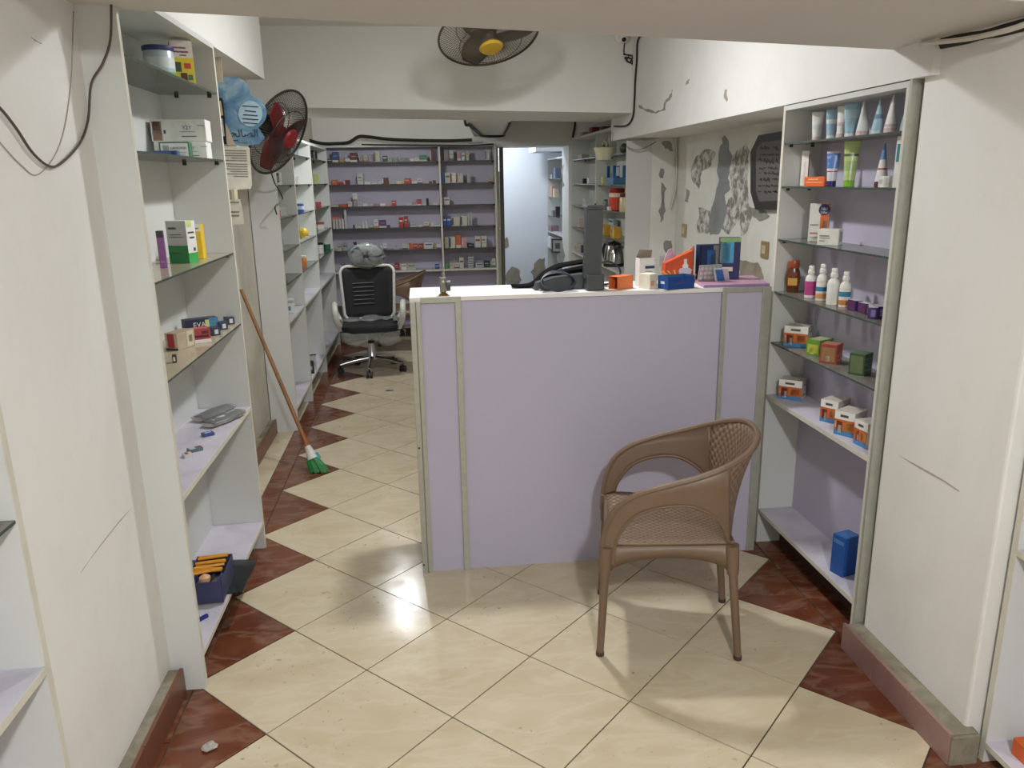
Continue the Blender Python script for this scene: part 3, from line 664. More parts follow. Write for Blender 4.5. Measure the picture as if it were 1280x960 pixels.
# plaque
pq=poly_plate('framed_plaque','dark octagonal framed plaque with pale script on the peeling wall','plaque',[(938,190),(948,169),(984,163),(990,180),(990,262),(944,262),(938,240)],onx,XR-.03,.03,plain((52,50,50),.4))
poly_plate('plaque_face',None,None,[(945,188),(952,178),(985,174),(987,250),(949,252),(945,238)],onx,XR-.032,.002,plain((104,101,97),.4),pq)
SILV=plain((56,54,54),.45)
for i,(y,h0) in enumerate(((183,5),(192,3),(198,7),(209,3),(215,4),(222,5),(231,3),(238,4))):
    for k in range(5):
        a=948.5+k*5.2+random.uniform(-1.6,1.6); h=random.uniform(.5,1.25)*h0; poly_plate('script_line',None,None,[(a,y+random.uniform(0,h*.5)),(a+random.uniform(1,2),y-random.uniform(-1,1)),(a+2.6,y+h*.3),(a+random.uniform(3,5.5),y+h*random.uniform(.1,.6)),(a+random.uniform(2,5),y+h),(a+1.2,y+h*.55),(a+.3,y+h*.8)],onx,XR-.0335,.001,SILV,pq)
for (px,py),lab in (((856,288),'small brass-coloured wall socket left of the boxes on the peeling wall'),((957,312),'brass-coloured wall socket half hidden by the right shelving')):
    p=onx(px,py,XR); e=empty('wall_socket',(XR,p.y,p.z)); tag(e,lab,'socket')
    MB().box(-.010,0,-.045,.045,-.045,.045,0,.004).build('cover_plate',plain((176,156,108),.35,.3),e)
    MB().box(-.014,-.009,-.022,.022,-.022,.022,0,.002).build('rocker',plain((206,194,160),.4),e)
e=empty('wall_socket',(onx(862,322,XR).x,*onx(876,326,XR)[1:])); e.location=(ony(831,326,3.5).x,3.5,ony(831,326,3.5).z); tag(e,'white wall socket low on the peeling wall return','socket')
MB().box(-.04,.04,-.010,0,-.04,.04,0,.004).build('cover_plate',plain((206,202,192),.4),e); MB().box(-.018,.018,-.013,-.009,-.018,.018,0,.002).build('rocker',plain((188,184,172),.4),e)

# doorway leaf
dl=empty('door_1',(1.345,6.395,0)); tag(dl,'narrow cream door leaf folded beside the rear shelving',None,None,'structure')
MB().box(-.012,.03,-.035,0,0,1.10,0,.003).build('door_edge',plain((216,212,192),.45),dl); MB().box(-.012,.03,-.035,0,1.108,1.70,0,.003).build('door_edge',plain((216,212,192),.45),dl)
MB().box(.034,.075,-.03,0,0,1.95).build('door_frame',plain((120,116,104),.6),dl)

# ================================================================== BROOM
b0=Vector((-.12,2.235,.0)); b1=Vector((XL+.014,onx(298,362,XL).y,onx(298,362,XL).z)); bd=(b1-b0).normalized()
bm0=empty('broom',b0); tag(bm0,'wooden broom with green bristles leaning against the dirty wall','broom')
L0=(b1-b0).length
MB().tube([bd*.13,bd*(L0*.5),bd*L0],[.0125,.0115,.010],10).build('handle',paint('brown_wood',(140,96,52),(104,66,34),12,.9,.5),bm0,True)
MB().tube([bd*.16,bd*.24],[.0155,.014],10).build('handle_sleeve',plain((150,84,40),.4),bm0,True)
MB().tube([bd*.085,bd*.12,bd*.165],[.034,.026,.016],12).build('brush_collar',plain((208,210,204),.4),bm0,True)
MB().tube([bd*.08+Vector((.03,0,.0)),bd*.12+Vector((.028,0,0))],[.02,.012],10).build('collar_tab',plain((40,150,150),.4),bm0,True)
br2=MB()
for i in range(260):
    a=random.uniform(0,2*PI); r=math.sqrt(random.random()); top=bd*.095+Vector((math.cos(a)*r*.03,math.sin(a)*r*.026,0)); 
    foot=Vector((math.cos(a)*r*.055+.005,math.sin(a)*r*.042,.002+.012*random.random())); br2.tube([top,(top+foot)/2+Vector((math.cos(a),math.sin(a),0))*.006*r,foot],.0022,3,0,False)
bo=br2.build('bristles',plain((36,134,62),.5),bm0); bo['kind']='stuff'

# ================================================================== PRODUCTS
WHT=(228,226,220)
def face_patch(t,size,f,u0,v0,u1,v1,col,name='printed_panel',off=.0006,mat=None):
    w_,d_,h_=size; m=mat or plain(col,.45)
    if f=='f': mb=MB().box(-w_/2+w_*u0,-w_/2+w_*u1,-d_/2-off,-d_/2,h_*v0,h_*v1)
    elif f=='b': mb=MB().box(-w_/2+w_*u0,-w_/2+w_*u1,d_/2,d_/2+off,h_*v0,h_*v1)
    elif f=='r': mb=MB().box(w_/2,w_/2+off,-d_/2+d_*u0,-d_/2+d_*u1,h_*v0,h_*v1)
    elif f=='l': mb=MB().box(-w_/2-off,-w_/2,-d_/2+d_*u0,-d_/2+d_*u1,h_*v0,h_*v1)
    else: mb=MB().box(-w_/2+w_*u0,-w_/2+w_*u1,-d_/2+d_*v0,-d_/2+d_*v1,h_,h_+off)
    return mb.build(name,m,t)
def face_text(t,size,f,u,v,s,ts,col,sx=1.0,tilt=0):
    w_,d_,h_=size; m=plain(col,.45); e=.0014
    if f=='f': return text(t,s,ts,(-w_/2+w_*u,-d_/2-e,h_*v),(PI/2,tilt,0),m,sx=sx)
    if f=='r': return text(t,s,ts,(w_/2+e,-d_/2+d_*u,h_*v),(PI/2,0,PI/2),m,sx=sx)
    if f=='l': return text(t,s,ts,(-w_/2-e,d_/2-d_*u,h_*v),(PI/2,0,-PI/2),m,sx=sx)
    return text(t,s,ts,(-w_/2+w_*u,-d_/2+d_*v,h_+e),(0,0,0),m,sx=sx)
def carton(label,size,loc,rz,col,patches=(),texts=(),group=None,cat='box',name='medicine_carton',rough=.5):
    t=MB().box(-size[0]/2,size[0]/2,-size[1]/2,size[1]/2,0,size[2],0,min(.0012,min(size)*.06)).build(name,plain(col,rough),None,False,loc,(0,0,rz)); tag(t,label,cat,group)
    for p in patches: face_patch(t,size,*p)
    for p in texts: face_text(t,size,*p)
    return t
def rpos(px,py,X,z): p=onx(px,py,X); return (X,p.y,z+.0004)
RF,LF=-PI/2,PI/2
# ---------------- right unit, first shelf: tubes standing on their caps
def squeeze_tube(label,loc,h,r,flat,col,cap,capn=.16,band=None,group=None,lab2=None,lean=0):
    t=empty('squeeze_tube',loc,flat); t.rotation_euler=(lean,0,flat); tag(t,label,'tube',group)
    MB().lathe([(r*.9,0),(r,.002),(r,h*capn*.95),(r*.85,h*capn)],18).build('cap',plain(cap,.35),t,True)
    ring=lambda s:[((r*(1-s)+r*1.42*s)*math.cos(2*PI*k/20),(r*(1-s)+.0025*s)*math.sin(2*PI*k/20),h*(capn+(1-capn)*s)) for k in range(20)]
    bd_=MB().loft([ring(s) for s in (0,.2,.4,.6,.8,.94)]+[[(p[0],p[1]*.6,h) for p in ring(1)]]).build('body',plain(col,.3),t,True)
    if band:
        for s0,s1,bc in band:
            o=1.012; MB().loft([[(x*o,y*o,z) for x,y,z in ring(s)] for s in (s0,(s0+s1)/2,s1)],0,False).build('printed_band',plain(bc,.3),bd_,True)
    return t
Z=RZ[0]; G='squeeze tubes on the top right shelf'
for lab,px,py,h,r,fl,col,cap,band in (
 ('white squeeze tube with a pink foot, broad side out, at the tube row end',1021,168,.105,.016,-.65,(226,226,224),(214,186,186),[(.3,.5,(206,212,216))]),
 ('pale blue squeeze tube beside the first white one on the top right shelf',1039,166,.105,.016,-.45,(160,194,212),(214,220,224),[(.45,.62,(222,230,234))]),
 ('narrow white squeeze tube squeezed between two pale blue tubes',1051,165,.11,.014,-1.0,(228,228,226),(216,190,190),[(.3,.42,(214,190,192))]),
 ('largest pale blue squeeze tube on the top right shelf',1063,165,.113,.019,-.5,(150,184,200),(206,214,218),[(.5,.8,(176,204,216))]),
 ('white squeeze tube seen edge-on beside the largest blue tube',1078,164,.116,.021,.9,(226,225,222),(212,188,188),None),
 ('pale blue squeeze tube seen edge-on with a dark drop mark',1097,161,.112,.020,1.06,(166,198,212),(196,214,222),[(.35,.5,(110,140,160))]),
 ('white squeeze tube seen edge-on beside the aluminium post',1113,160,.116,.020,1.06,(228,227,224),(214,188,188),[(.05,.12,(214,180,184))]),
 ('pale blue squeeze tube half hidden by the aluminium post',1133,159,.116,.018,1.0,(156,190,206),(190,206,214),[(.3,.45,(90,130,140))])):
    squeeze_tube(lab,rpos(px,py,2.055,Z),h,r,fl,col,cap,.14,band,G)
# ---------------- second shelf
Z=RZ[1]
carton('tall narrow white carton with a red side on the second right shelf',(.030,.028,.135),rpos(1006,232,2.075,Z),-.9,(232,228,220),[('r',.0,.1,.3,.9,(160,90,90)),('f',.4,.05,.6,.7,(222,206,200))])
carton('orange carton lying flat beside the tall white one',(.085,.03,.036),rpos(1020,232,2.035,Z),-1.05,(232,106,46),[('f',.1,.35,.9,.5,(244,160,110)),('f',.2,.65,.7,.8,(246,180,130))])
squeeze_tube('blue and white squeeze tube with a navy cap on the second right shelf',rpos(1039,231,2.06,Z),.125,.0165,-.55,(214,216,222),(44,36,104),.16,[(.42,.93,(92,132,200)),(.3,.34,(190,70,110))])
squeeze_tube('large pale green squeeze tube with a lime cap',rpos(1061,231,2.06,Z),.155,.0185,-.5,(186,206,136),(130,190,44),.14,[(.25,.5,(164,186,124)),(.62,.68,(90,104,70))])
t=squeeze_tube('white tube with a blue tapered top beside the teal carton',rpos(1101,231,2.07,Z),.145,.021,1.0,(226,224,222),(104,40,58),.12,[(.55,.95,(106,142,196)),(.3,.34,(170,70,80))])
carton('tiny white carton in front of the blue-topped tube',(.03,.03,.036),rpos(1106,233,2.025,Z),RF,(222,220,214),[('f',.2,.3,.8,.7,(190,188,184)),('r',.2,.2,.8,.8,(200,198,194))])
carton('tall white carton with a teal panel beside the aluminium post',(.045,.035,.155),rpos(1127,233,2.04,Z),RF,WHT,[('f',.15,.5,.85,.85,(44,130,136)),('r',.1,.52,.9,.86,(44,134,138)),('r',.1,.86,.9,.9,(30,32,40)),('r',.3,.15,.7,.32,(170,110,100))])
# ---------------- third shelf
Z=RZ[2]
s=(.07,.045,.145)
c=carton('tall white and orange carton with a navy offer roundel',s,rpos(1022,303,2.085,Z),-.6,WHT,[('f',.58,.0,1,1,(226,110,48)),('f',.7,.25,.95,.55,(188,186,178)),('f',.08,.42,.5,.46,(150,148,146)),('f',.08,.2,.5,.24,(190,120,90)),('f',.08,.1,.5,.13,(170,168,164)),('r',.1,.1,.9,.9,(206,204,198))])
MB().tube([(.018,-.0229,.122),(.018,-.0237,.122)],.021,24).build('offer_roundel',plain((44,40,100),.4),c)
face_text(c,(.07,.047,.145),'f',.757,.86,'1&1',.016,WHT); face_text(c,(.07,.047,.145),'f',.757,.765,'Offer',.012,WHT)
carton('low white carton with grey print in front of the orange and white one',(.075,.06,.058),rpos(1037,305,2.045,Z),-.75,(226,225,214),[('f',.1,.55,.55,.62,(96,120,116)),('f',.1,.42,.6,.47,(110,130,126)),('f',.1,.25,.35,.3,(90,96,96)),('r',.25,.2,.75,.85,(150,148,140))])
# ---------------- fourth shelf
Z=RZ[3]
t=empty('lotion_bottle',rpos(990,363,2.05,Z),-.5); tag(t,'brown tapered lotion bottle with an amber label','bottle')
MB().lathe([(.019,0),(.023,.004),(.028,.04),(.030,.06),(.026,.085),(.02,.1)],20,sy=.6).build('body',plain((96,52,26),.22),t,True)
MB().lathe([(.021,.1),(.023,.102),(.022,.128),(.019,.132)],18,sy=.65).build('cap',plain((150,70,34),.35),t,True)
MB().loft([[(x*q,-.0186*w2,z) for x,z,w2 in ((-.018,a,1),(.018,a,1))]+[(.018*q,-.015,a),(-.018*q,-.015,a)] for a,q in ((.03,1),(.06,1.02))]).build('label_panel',plain((206,152,60),.4),t)
MB().box(-.016,.016,-.0182,-.015,.068,.082).build('label_panel',plain((120,40,34),.4),t)
def lotion(label,loc,h,r,bands,cap=(234,232,226),group='white lotion bottles'):
    t=empty('lotion_bottle',loc,-.5); tag(t,label,'bottle',group)
    MB().lathe([(r*.92,0),(r,.004),(r,h*.56),(r*.86,h*.66),(r*.5,h*.72),(r*.46,h*.76)],20,sy=.72).build('body',plain((230,228,222),.3),t,True)
    MB().lathe([(r*.6,h*.755),(r*.64,h*.765),(r*.6,h*.86),(r*.46,h*.88),(r*.5,h*.9),(r*.52,h*.98),(r*.4,h)],16).build('cap',plain(cap,.35),t,True)
    MB().tube([(0,0,h*.93),(0,-r*.75,h*.95)],r*.2,8).build('spout',plain(cap,.35),t,True)
    for z0,z1,c in bands: MB().lathe([(r*1.012,h*z0),(r*1.012,h*z1)],20,sy=.73).build('label_band',plain(c,.4),t,True)
    return t
lotion('white bottle with a magenta label next to the brown lotion bottle',rpos(1012,371,2.05,Z),.125,.021,[(.08,.52,(182,64,132))])
lotion('white bottle with blue and orange label bands beside the magenta bottle',rpos(1026,376,2.055,Z),.14,.021,[(.26,.38,(50,128,164)),(.06,.2,(206,150,90)),(.5,.54,(226,214,190))])
lotion('plain white unlabelled bottle in the bottle row',rpos(1040,380,2.045,Z),.135,.022,[])
lotion('white bottle with blue and orange bands beside the purple boxes',rpos(1055,380,2.06,Z),.128,.020,[(.3,.44,(50,128,164)),(.06,.2,(200,128,62)),(.5,.53,(226,214,190))])
PU=(58,30,92)
for lab,px,py,sz,a in (('small purple carton nearest the lotion bottles on the fourth right shelf',1068,389,(.028,.045,.036),.1),('small purple and white carton, second of the purple row',1081,392,(.027,.05,.036),.05),('small purple carton with glossy side in front of the purple row',1090,398,(.028,.075,.038),-.5),('small purple carton behind, against the aluminium post',1099,395,(.03,.05,.04),-.2)):
    carton(lab,sz,rpos(px,py,2.04 if 'front' in lab else 2.06,Z),a,PU,[('f',.25,.2,.75,.8,(120,104,168)),('t',0,0,1,1,(206,200,208)),('l',.1,.1,.9,.9,(92,40,88)),('r',.1,.1,.9,.9,(110,48,96))]+([('f',.1,.1,.9,.9,(206,204,214)),('f',.35,.3,.65,.7,(80,60,120))] if 'white' in lab else []),group='small purple cartons')
# ---------------- fifth + sixth shelf: milk powder cartons (printed panels, no mascot)
def formula(label,loc,rz,sz=(.095,.075,.085)):
    c=carton(label,sz,loc,rz,(206,196,184),[('f',0,.66,1,1,(232,230,224)),('f',0,.18,1,.66,(198,104,54)),('f',0,0,1,.2,(70,134,184)),('f',.12,.15,.4,.58,(120,44,40)),('f',.19,.1,.36,.42,(232,228,222)),('f',.55,.25,.9,.55,(210,150,70)),('f',.02,.3,.1,.55,(222,180,150)),('r',.3,.7,.75,.76,(120,116,110)),('r',.3,.2,.8,.28,(120,90,80))],group='milk powder cartons',name='milk_powder_carton')
    face_patch(c,sz,'f',.28,.77,.68,.87,(84,78,74),off=.0011); return c
Z=RZ[4]
formula('blue, orange and white milk powder carton on the lowest glass shelf',rpos(997,430,2.07,Z),-.72)
carton('green tea carton with yellow flowers behind the red carton',(.06,.085,.062),rpos(1024,441,2.075,Z),RF+.45,(96,142,44),[('f',.1,.15,.9,.7,(170,178,60)),('f',.3,.1,.6,.45,(216,206,110)),('t',.1,.1,.9,.9,(178,176,140)),('r',.1,.6,.9,.9,(70,100,50))],name='tea_carton')
carton('red-brown tea carton in the middle of the lowest glass shelf',(.062,.065,.072),rpos(1038,452,2.05,Z),RF+.75,(150,62,44),[('f',.1,.1,.9,.85,(150,110,70)),('f',.3,.1,.6,.4,(214,190,170)),('r',.1,.1,.9,.2,(182,110,90)),('r',.1,.4,.9,.46,(180,100,84)),('t',.05,.05,.95,.95,(176,120,100))],name='tea_carton')
carton('dark green tea carton standing alone near the aluminium post',(.055,.062,.076),rpos(1075,463,2.06,Z),RF+.6,(52,82,50),[('f',.1,.1,.9,.9,(96,110,72)),('r',.1,.2,.9,.28,(84,112,80)),('r',.1,.5,.9,.56,(84,112,80)),('r',.1,.75,.9,.8,(104,130,96)),('t',.05,.05,.95,.95,(90,116,86))],name='tea_carton')
Z=.70
formula('milk powder carton alone at the far end of the lilac board shelf',rpos(990,494,2.072,Z),-.72)
formula('milk powder carton at the back of the pair on the lilac board shelf',rpos(1043,521,2.085,Z),-1.0,(.07,.09,.088))
formula('milk powder carton with its grey side showing, front of the pair',rpos(1063,530,2.06,Z),-1.0,(.075,.09,.09))
formula('milk powder carton half hidden by the aluminium post',rpos(1088,545,2.06,Z),RF+.1,(.07,.08,.09))
carton('bright blue carton on the bottom board of the right shelving',(.06,.075,.155),rpos(1052,735,2.06,.165),RF+.3,(28,78,150),[('f',.1,.8,.9,.9,(70,120,180)),('t',.1,.1,.9,.9,(60,110,170))])
carton('orange carton on the bottom board of the near right shelving',(.06,.06,.05),(2.12,-.47,.0655),RF,(214,96,40))

# ---------------- left unit
def lpos(px,py,X,z): p=onx(px,py,X); return (X,p.y,z+.0004)
Z=1.97
t=empty('milk_powder_tin',lpos(200,84,-.35,Z),LF); tag(t,'grey and green milk powder tin with a blue lid on the top left shelf','tin')
MB().lathe([(.049,0),(.05,.002),(.05,.105),(.049,.108)],28).build('can',plain((182,196,204),.3,.2),t,True)
MB().lathe([(.052,.102),(.053,.104),(.053,.117),(.048,.119)],28).build('lid',plain((48,48,96),.4),t,True)
MB().lathe([(.0504,.004),(.0504,.033)],28).build('printed_band',plain((96,160,84),.4),t,True)
MB().lathe([(.0504,.045),(.0504,.08)],28).build('printed_band',plain((206,214,212),.4),t,True)
sz=(.075,.05,.15)
c=carton('yellow and white upright carton beside the milk powder tin',sz,lpos(230,100,-.30,Z),.35,(232,206,60),[('f',0,.62,1,1,(232,222,212)),('f',.12,.82,.7,.86,(186,80,130)),('f',.15,.73,.8,.77,(176,80,128)),('f',.4,.66,.7,.69,(60,44,40)),('f',.08,.3,.42,.52,(64,76,52)),('f',.55,.38,.85,.5,(206,66,50)),('f',.35,.08,.65,.28,(96,56,36)),('f',.68,.12,.9,.24,(70,120,110))])
carton('stack of leaflets hidden behind the tin',(.05,.06,.02),lpos(176,62,-.36,Z),0,(190,190,188),name='leaflet_pack')
Z=1.715
def logo(c,sz,f,u,v,k):
    face_text(c,sz,f,u,v,'Y2Y',.022*k,(96,112,150)); face_patch(c,sz,f,u-.14,v-.2,u+.14,v-.17,(150,160,180)); face_patch(c,sz,f,u+.19,v+.08,u+.32,v+.12,(150,160,190))
s1=(.185,.10,.062); p=lpos(245,188,-.31,Z)
c1=carton('lower white carton with a blue monogram on the second left shelf',s1,(-.35,p[1]-.02,Z+.0004),.06,(234,233,228)); logo(c1,(.185,.1015,.062),'f',.7,.6,.75); face_patch(c1,s1,'f',.62,.15,.85,.2,(110,104,110))
s2=(.195,.10,.078)
c2=carton('upper white carton with a portrait print and blue monogram, stacked on the lower one',s2,(-.35,p[1]-.018,Z+.063),.05,(235,234,229),[('f',.03,.04,.20,.92,(150,120,104)),('f',.05,.5,.17,.9,(84,56,46)),('f',.07,.35,.16,.72,(206,170,150)),('l',.05,.05,.95,.95,(176,178,178)),('l',.2,.3,.8,.75,(96,104,126)),('f',.23,.36,.27,.52,(70,66,80))]); logo(c2,(.195,.1015,.078),'f',.66,.62,.9); face_patch(c2,s2,'f',.55,.2,.82,.25,(120,110,116))
s3=(.105,.05,.058)
c3=carton('green-bordered white carton in front of the lower monogram carton',s3,(-.355,p[1]-.10,Z+.0004),.06,(58,118,78),[('f',.05,.08,.96,.92,(230,232,226)),('f',.12,.3,.32,.8,(196,206,196)),('f',.4,.35,.9,.39,(150,176,158)),('f',.4,.22,.85,.26,(150,176,158)),('l',.3,.1,.95,.9,(196,200,194))]); face_text(c3,(.105,.0522,.058),'f',.64,.62,'LANOVIA',.013,(60,84,72))
carton('flat navy blue carton at the front of the second left shelf',(.085,.04,.026),(-.375,p[1]-.155,Z+.0004),.06,(72,84,140),[('f',.75,.1,.92,.9,(40,44,80))])
Z=1.345
carton('slim purple carton with a black top standing by the near panel of the left shelving',(.022,.03,.125),lpos(206,341,-.35,Z),.2,(126,74,132),[('f',0,.82,1,1,(46,38,44)),('f',.2,.15,.8,.2,(160,110,164))])
s=(.085,.05,.15)
c=carton('tall grey and green carton standing in the middle of the left tan shelf',s,lpos(231,329,-.33,Z),-.4,(226,226,222),[('f',0,0,1,.42,(40,112,58)),('f',0,.42,1,1,(162,162,158)),('r',0,0,1,.24,(60,166,82)),('f',.1,.8,.5,.85,(60,70,66)),('f',.1,.66,.75,.69,(120,122,120)),('f',.1,.6,.8,.63,(120,122,120)),('f',.15,.22,.6,.25,(90,150,100)),('r',.1,.85,.6,1,(196,214,130)),('r',.15,.7,.8,.74,(70,76,74)),('r',.3,.58,.8,.62,(50,54,54)),('r',.6,.28,.8,.36,(50,60,56))])
carton('slim yellow and white carton behind the green one',(.035,.03,.13),lpos(250,314,-.31,Z),-.15,(226,190,44),[('f',0,.8,1,1,(232,230,222)),('f',.2,.86,.8,.9,(120,130,110)),('f',.05,.2,.3,.4,(60,50,36))])
Z=1.048
sz=(.13,.05,.05)
c=carton('long navy toothpaste carton with a white wordmark at the back of the left shelf',sz,lpos(250,404,-.37,Z),.55,(34,40,66),[('f',.6,.1,.72,.9,(200,204,140)),('f',.72,0,1,1,(64,130,176)),('f',.8,.3,.92,.8,(150,196,214)),('t',0,0,1,1,(56,62,86))]); face_text(c,(.13,.0522,.05),'f',.42,.55,'EVA',.028,WHT)
carton('red carton with dark print in front of the navy toothpaste carton',(.07,.05,.04),lpos(248,410,-.31,Z+.012),.5,(168,60,66),[('f',.1,.2,.9,.4,(70,24,34)),('f',.55,.5,.9,.8,(90,30,40)),('t',.1,.1,.9,.9,(196,96,96))])
carton('flat white carton under the red one',(.075,.055,.012),lpos(248,416,-.31,Z),.5,(226,224,216))
for i,(px,py) in enumerate(((267,407),(277,403),(286,399))):
    carton('small dark navy carton, %s of the row of three by the far panel'%('first','second','third')[i],(.032,.05,.03),lpos(px,py,-.29,Z),.55,(50,56,78),[('f',.3,.2,.75,.8,(206,208,212)),('l',.1,.1,.9,.9,(84,92,112))],group='small navy cartons')
carton('beige carton with a red end panel on the left tan shelf',(.05,.10,.062),lpos(228,446,-.35,Z),-.35,(178,162,140),[('f',.2,.15,.75,.95,(150,44,46)),('f',0,0,1,.12,(40,32,30)),('r',.55,.05,.9,.95,(206,194,170)),('r',.65,.3,.85,.7,(170,158,140))])
carton('black-rimmed label clip on the near end of the left tan shelf',(.012,.02,.025),lpos(221,470,-.30,Z),.2,(38,36,36),[('f',.25,.2,.75,.8,(200,196,186))],cat='clip',name='label_clip')
# wrapped bundles on the white board shelf
Z=.68
def bundle(label,loc,rz,L,W,H,mat,glint):
    t=empty('plastic_bundle',loc,rz); tag(t,label,'package')
    random.seed(len(label)); rings=[]
    for i in range(13):
        s=i/12; e=.35+.65*math.sin(PI*min(1,max(0,.06+s*.88)))**.35
        rings.append([(-L/2+L*s,W/2*e*math.cos(2*PI*k/14)*random.uniform(.86,1.05),max(0,H/2+H/2*e*math.sin(2*PI*k/14)*random.uniform(.8,1.05))) for k in range(14)])
    MB().loft(rings).build('contents',mat,t)
    surf([[Vector(p)*1.03+Vector((0,0,.002)) for p in r[:8]] for r in rings],'film',M_WRAP,t,.0006)
    for x0,x1,y in glint: MB().box(x0,x1,y-.006,y+.006,H*.98,H*1.04,0,.001).build('film_glint',plain((236,236,232),.2,.3),t)  # pale strips painted in as glints on the wrapping
    return t
bundle('brown film-wrapped bundle at the back of the white board shelf',(-.36,1.155,Z),1.1,.20,.085,.028,paint('taupe_contents',(178,166,156),(128,118,112),30,.9,.4),[])
bundle('silver grey film-wrapped bundle in front of the brown one',(-.30,1.07,Z),1.12,.20,.085,.026,paint('silver_contents',(186,182,176),(110,106,102),34,.9,.3),[(-.07,0,.0),(.03,.07,.01)])
random.seed(11)
for lab,px,py,sz,col,pt in (('small teal and white blister sachet on the white board shelf',242,548,(.05,.03,.012),(96,112,112),[('t',.1,.1,.5,.9,(190,196,196)),('t',.7,.2,.9,.8,(150,60,90))]),('oval blue and white sachet on the white board shelf',259,536,(.042,.03,.012),(62,80,140),[('t',.2,.3,.8,.7,(170,190,214))]),('small red and white sachet against the near panel',232,551,(.03,.03,.012),(206,200,200),[('t',.2,.2,.6,.8,(170,60,60))])):
    carton(lab,sz,lpos(px,py,-.32 if px>240 else -.33,Z),.6,col,pt,name='sachet',cat='sachet')
# bottom board: open box of pencils and tools, dark glass sheet
Z=.13
tb=empty('tool_box',(-.315,onz(262,735,Z).y-.02,.137),.05); tag(tb,'open navy cardboard box of yellow pencils and odds on the bottom left board','box')
w2,d2,h2=.13,.22,.085
for a in ((-w2/2,w2/2,-d2/2,-d2/2+.003),(-w2/2,w2/2,d2/2-.003,d2/2),(-w2/2,-w2/2+.003,-d2/2,d2/2),(w2/2-.003,w2/2,-d2/2,d2/2)):
    MB().box(a[0],a[1],a[2],a[3],0,h2).build('box_side',plain((56,58,92),.5),tb)
MB().box(-w2/2,w2/2,-d2/2,d2/2,0,.003).build('box_bottom',plain((120,110,104),.6),tb)
for i in range(9):
    y=-.03+.017*i; o=MB().tube([(-.058,y+random.uniform(-.01,.01),.075+.01*random.random()),(.05,y+random.uniform(-.02,.02),.083+.01*random.random())],.0055,6).build('pencil',plain((224,152,36),.4),tb)
MB().lathe([(.018,.05),(.022,.07),(.02,.09),(.006,.1)],14,(.0,-.075,0)).build('spool',plain((206,160,120),.5),tb,True)
for i in range(4): MB().tube([(-.05+.03*i,-.1,.06),(-.03+.03*i,-.06,.09)],.006,6).build('marker',plain([(30,36,90),(190,190,188),(40,40,44),(60,70,120)][i],.4),tb)
q=onz(263,775,Z); o=MB().box(-.05,.03,-.006,.006,0,.012,0,.002).build('marker_pen',plain((34,44,120),.4),None,False,(-.30,q.y,Z+.0004),(0,0,.9)); tag(o,'loose blue marker on the bottom left board','pen')
gs=[onz(x,y,.137) for x,y in ((240,700),(321,699),(303,740),(255,742))]
o=MB().prism([(p.x,p.y) for p in gs],'z',.1305,.1365).build('glass_sheet',glass_mat('dark_glass',(.45,.5,.48,1),(70,76,74),.3)); tag(o,'loose dark glass sheet sticking out over the bottom left board','glass sheet')

# ================================================================== ON THE COUNTER
CT=1.18+.0004
def cpos(px,Y,z=CT): p=ony(px,355,Y); return (p.x,Y,z)
DG=plain((66,70,72),.45)
t=empty('display_stand',cpos(738,1.03)); tag(t,'tall dark grey slab display on a wedge base standing on the counter','display')
MB().box(-.028,.045,-.06,.05,0,.065,0,.006).build('base',DG,t)
bs=MB().loft([[(-.23,.005,0),(-.03,.005,0),(-.03,.005,.062),(-.15,.005,.05),(-.22,.005,.03)],[(-.23,.06,0),(-.03,.06,0),(-.03,.06,.062),(-.15,.06,.05),(-.22,.06,.03)]]).build('foot',DG,t)
MB().prism([(-.034,.05),(.034,.05),(.042,.33),(.036,.336),(-.022,.336),(-.028,.328)],'y',-.045,-.005).build('slab',DG,t)
MB().box(-.022,.036,-.047,-.043,.318,.322).build('groove',M_BLACK,t); MB().tube([(.012,-.025,.336),(.012,-.025,.342)],.004,8).build('button',M_BLACK,t)
# soft black bag strap
def sweep(name,pts,wv,th,mat,parent=None):
    rows=[]
    for p,wd in zip(pts,wv): rows.append([Vector(p)+Vector((0,q*wd,0)) for q in (-.5,-.17,.17,.5)])
    return surf(rows,name,mat,parent,th)
bp0=cpos(640,1.12)[0]
t=empty('black_bag',(bp0,1.14,CT)); tag(t,'flat black fabric bag with its strap draped toward the slab display','bag')
M_FAB=plain((20,20,23),.95,0,.05)
pts=spline([(0,0,.010),(.04,0,.007),(.09,0,.014),(.14,0,.055),(.20,0,.085),(.28,0,.098),(.37,0,.108)],6)
sweep('strap',pts,[.05+.05*min(1,i/20) for i in range(len(pts))],.008,M_FAB,t)
pts=spline([(.13,.02,.006),(.18,.02,.045),(.25,.02,.05),(.33,.02,.055),(.37,.02,.05)],6)
sweep('flap',pts,[.09]*len(pts),.012,M_FAB,t)
MB().loft([[(.20,-.04,.004),(.36,-.04,.004),(.36,-.04,.04),(.21,-.04,.03)],[(.20,.07,.004),(.36,.07,.004),(.36,.07,.085),(.21,.07,.06)]]).build('pouch',M_FAB,t)
cx=cpos(697,1.0)[0]
o=MB()
for k in range(3):
    o.tube([(cx+(.062+.004*k)*math.cos(a*PI/12),1.005-.012*k+.03*math.sin(a*PI/12),CT+.040+(.037-.003*k)*math.sin(a*PI/12)) for a in range(25)],.0036,6)
o.tube(spline([(cx+.05,1.0,CT+.02),(cx+.06,1.0,CT+.006),(cx-.06,.99,CT+.006),(cx-.075,1.0,CT+.01)],5),.0036,6)
tag(o.build('cable',plain((26,27,42),.4),None,True),'dark navy cable coiled against the foot of the slab display','cable')
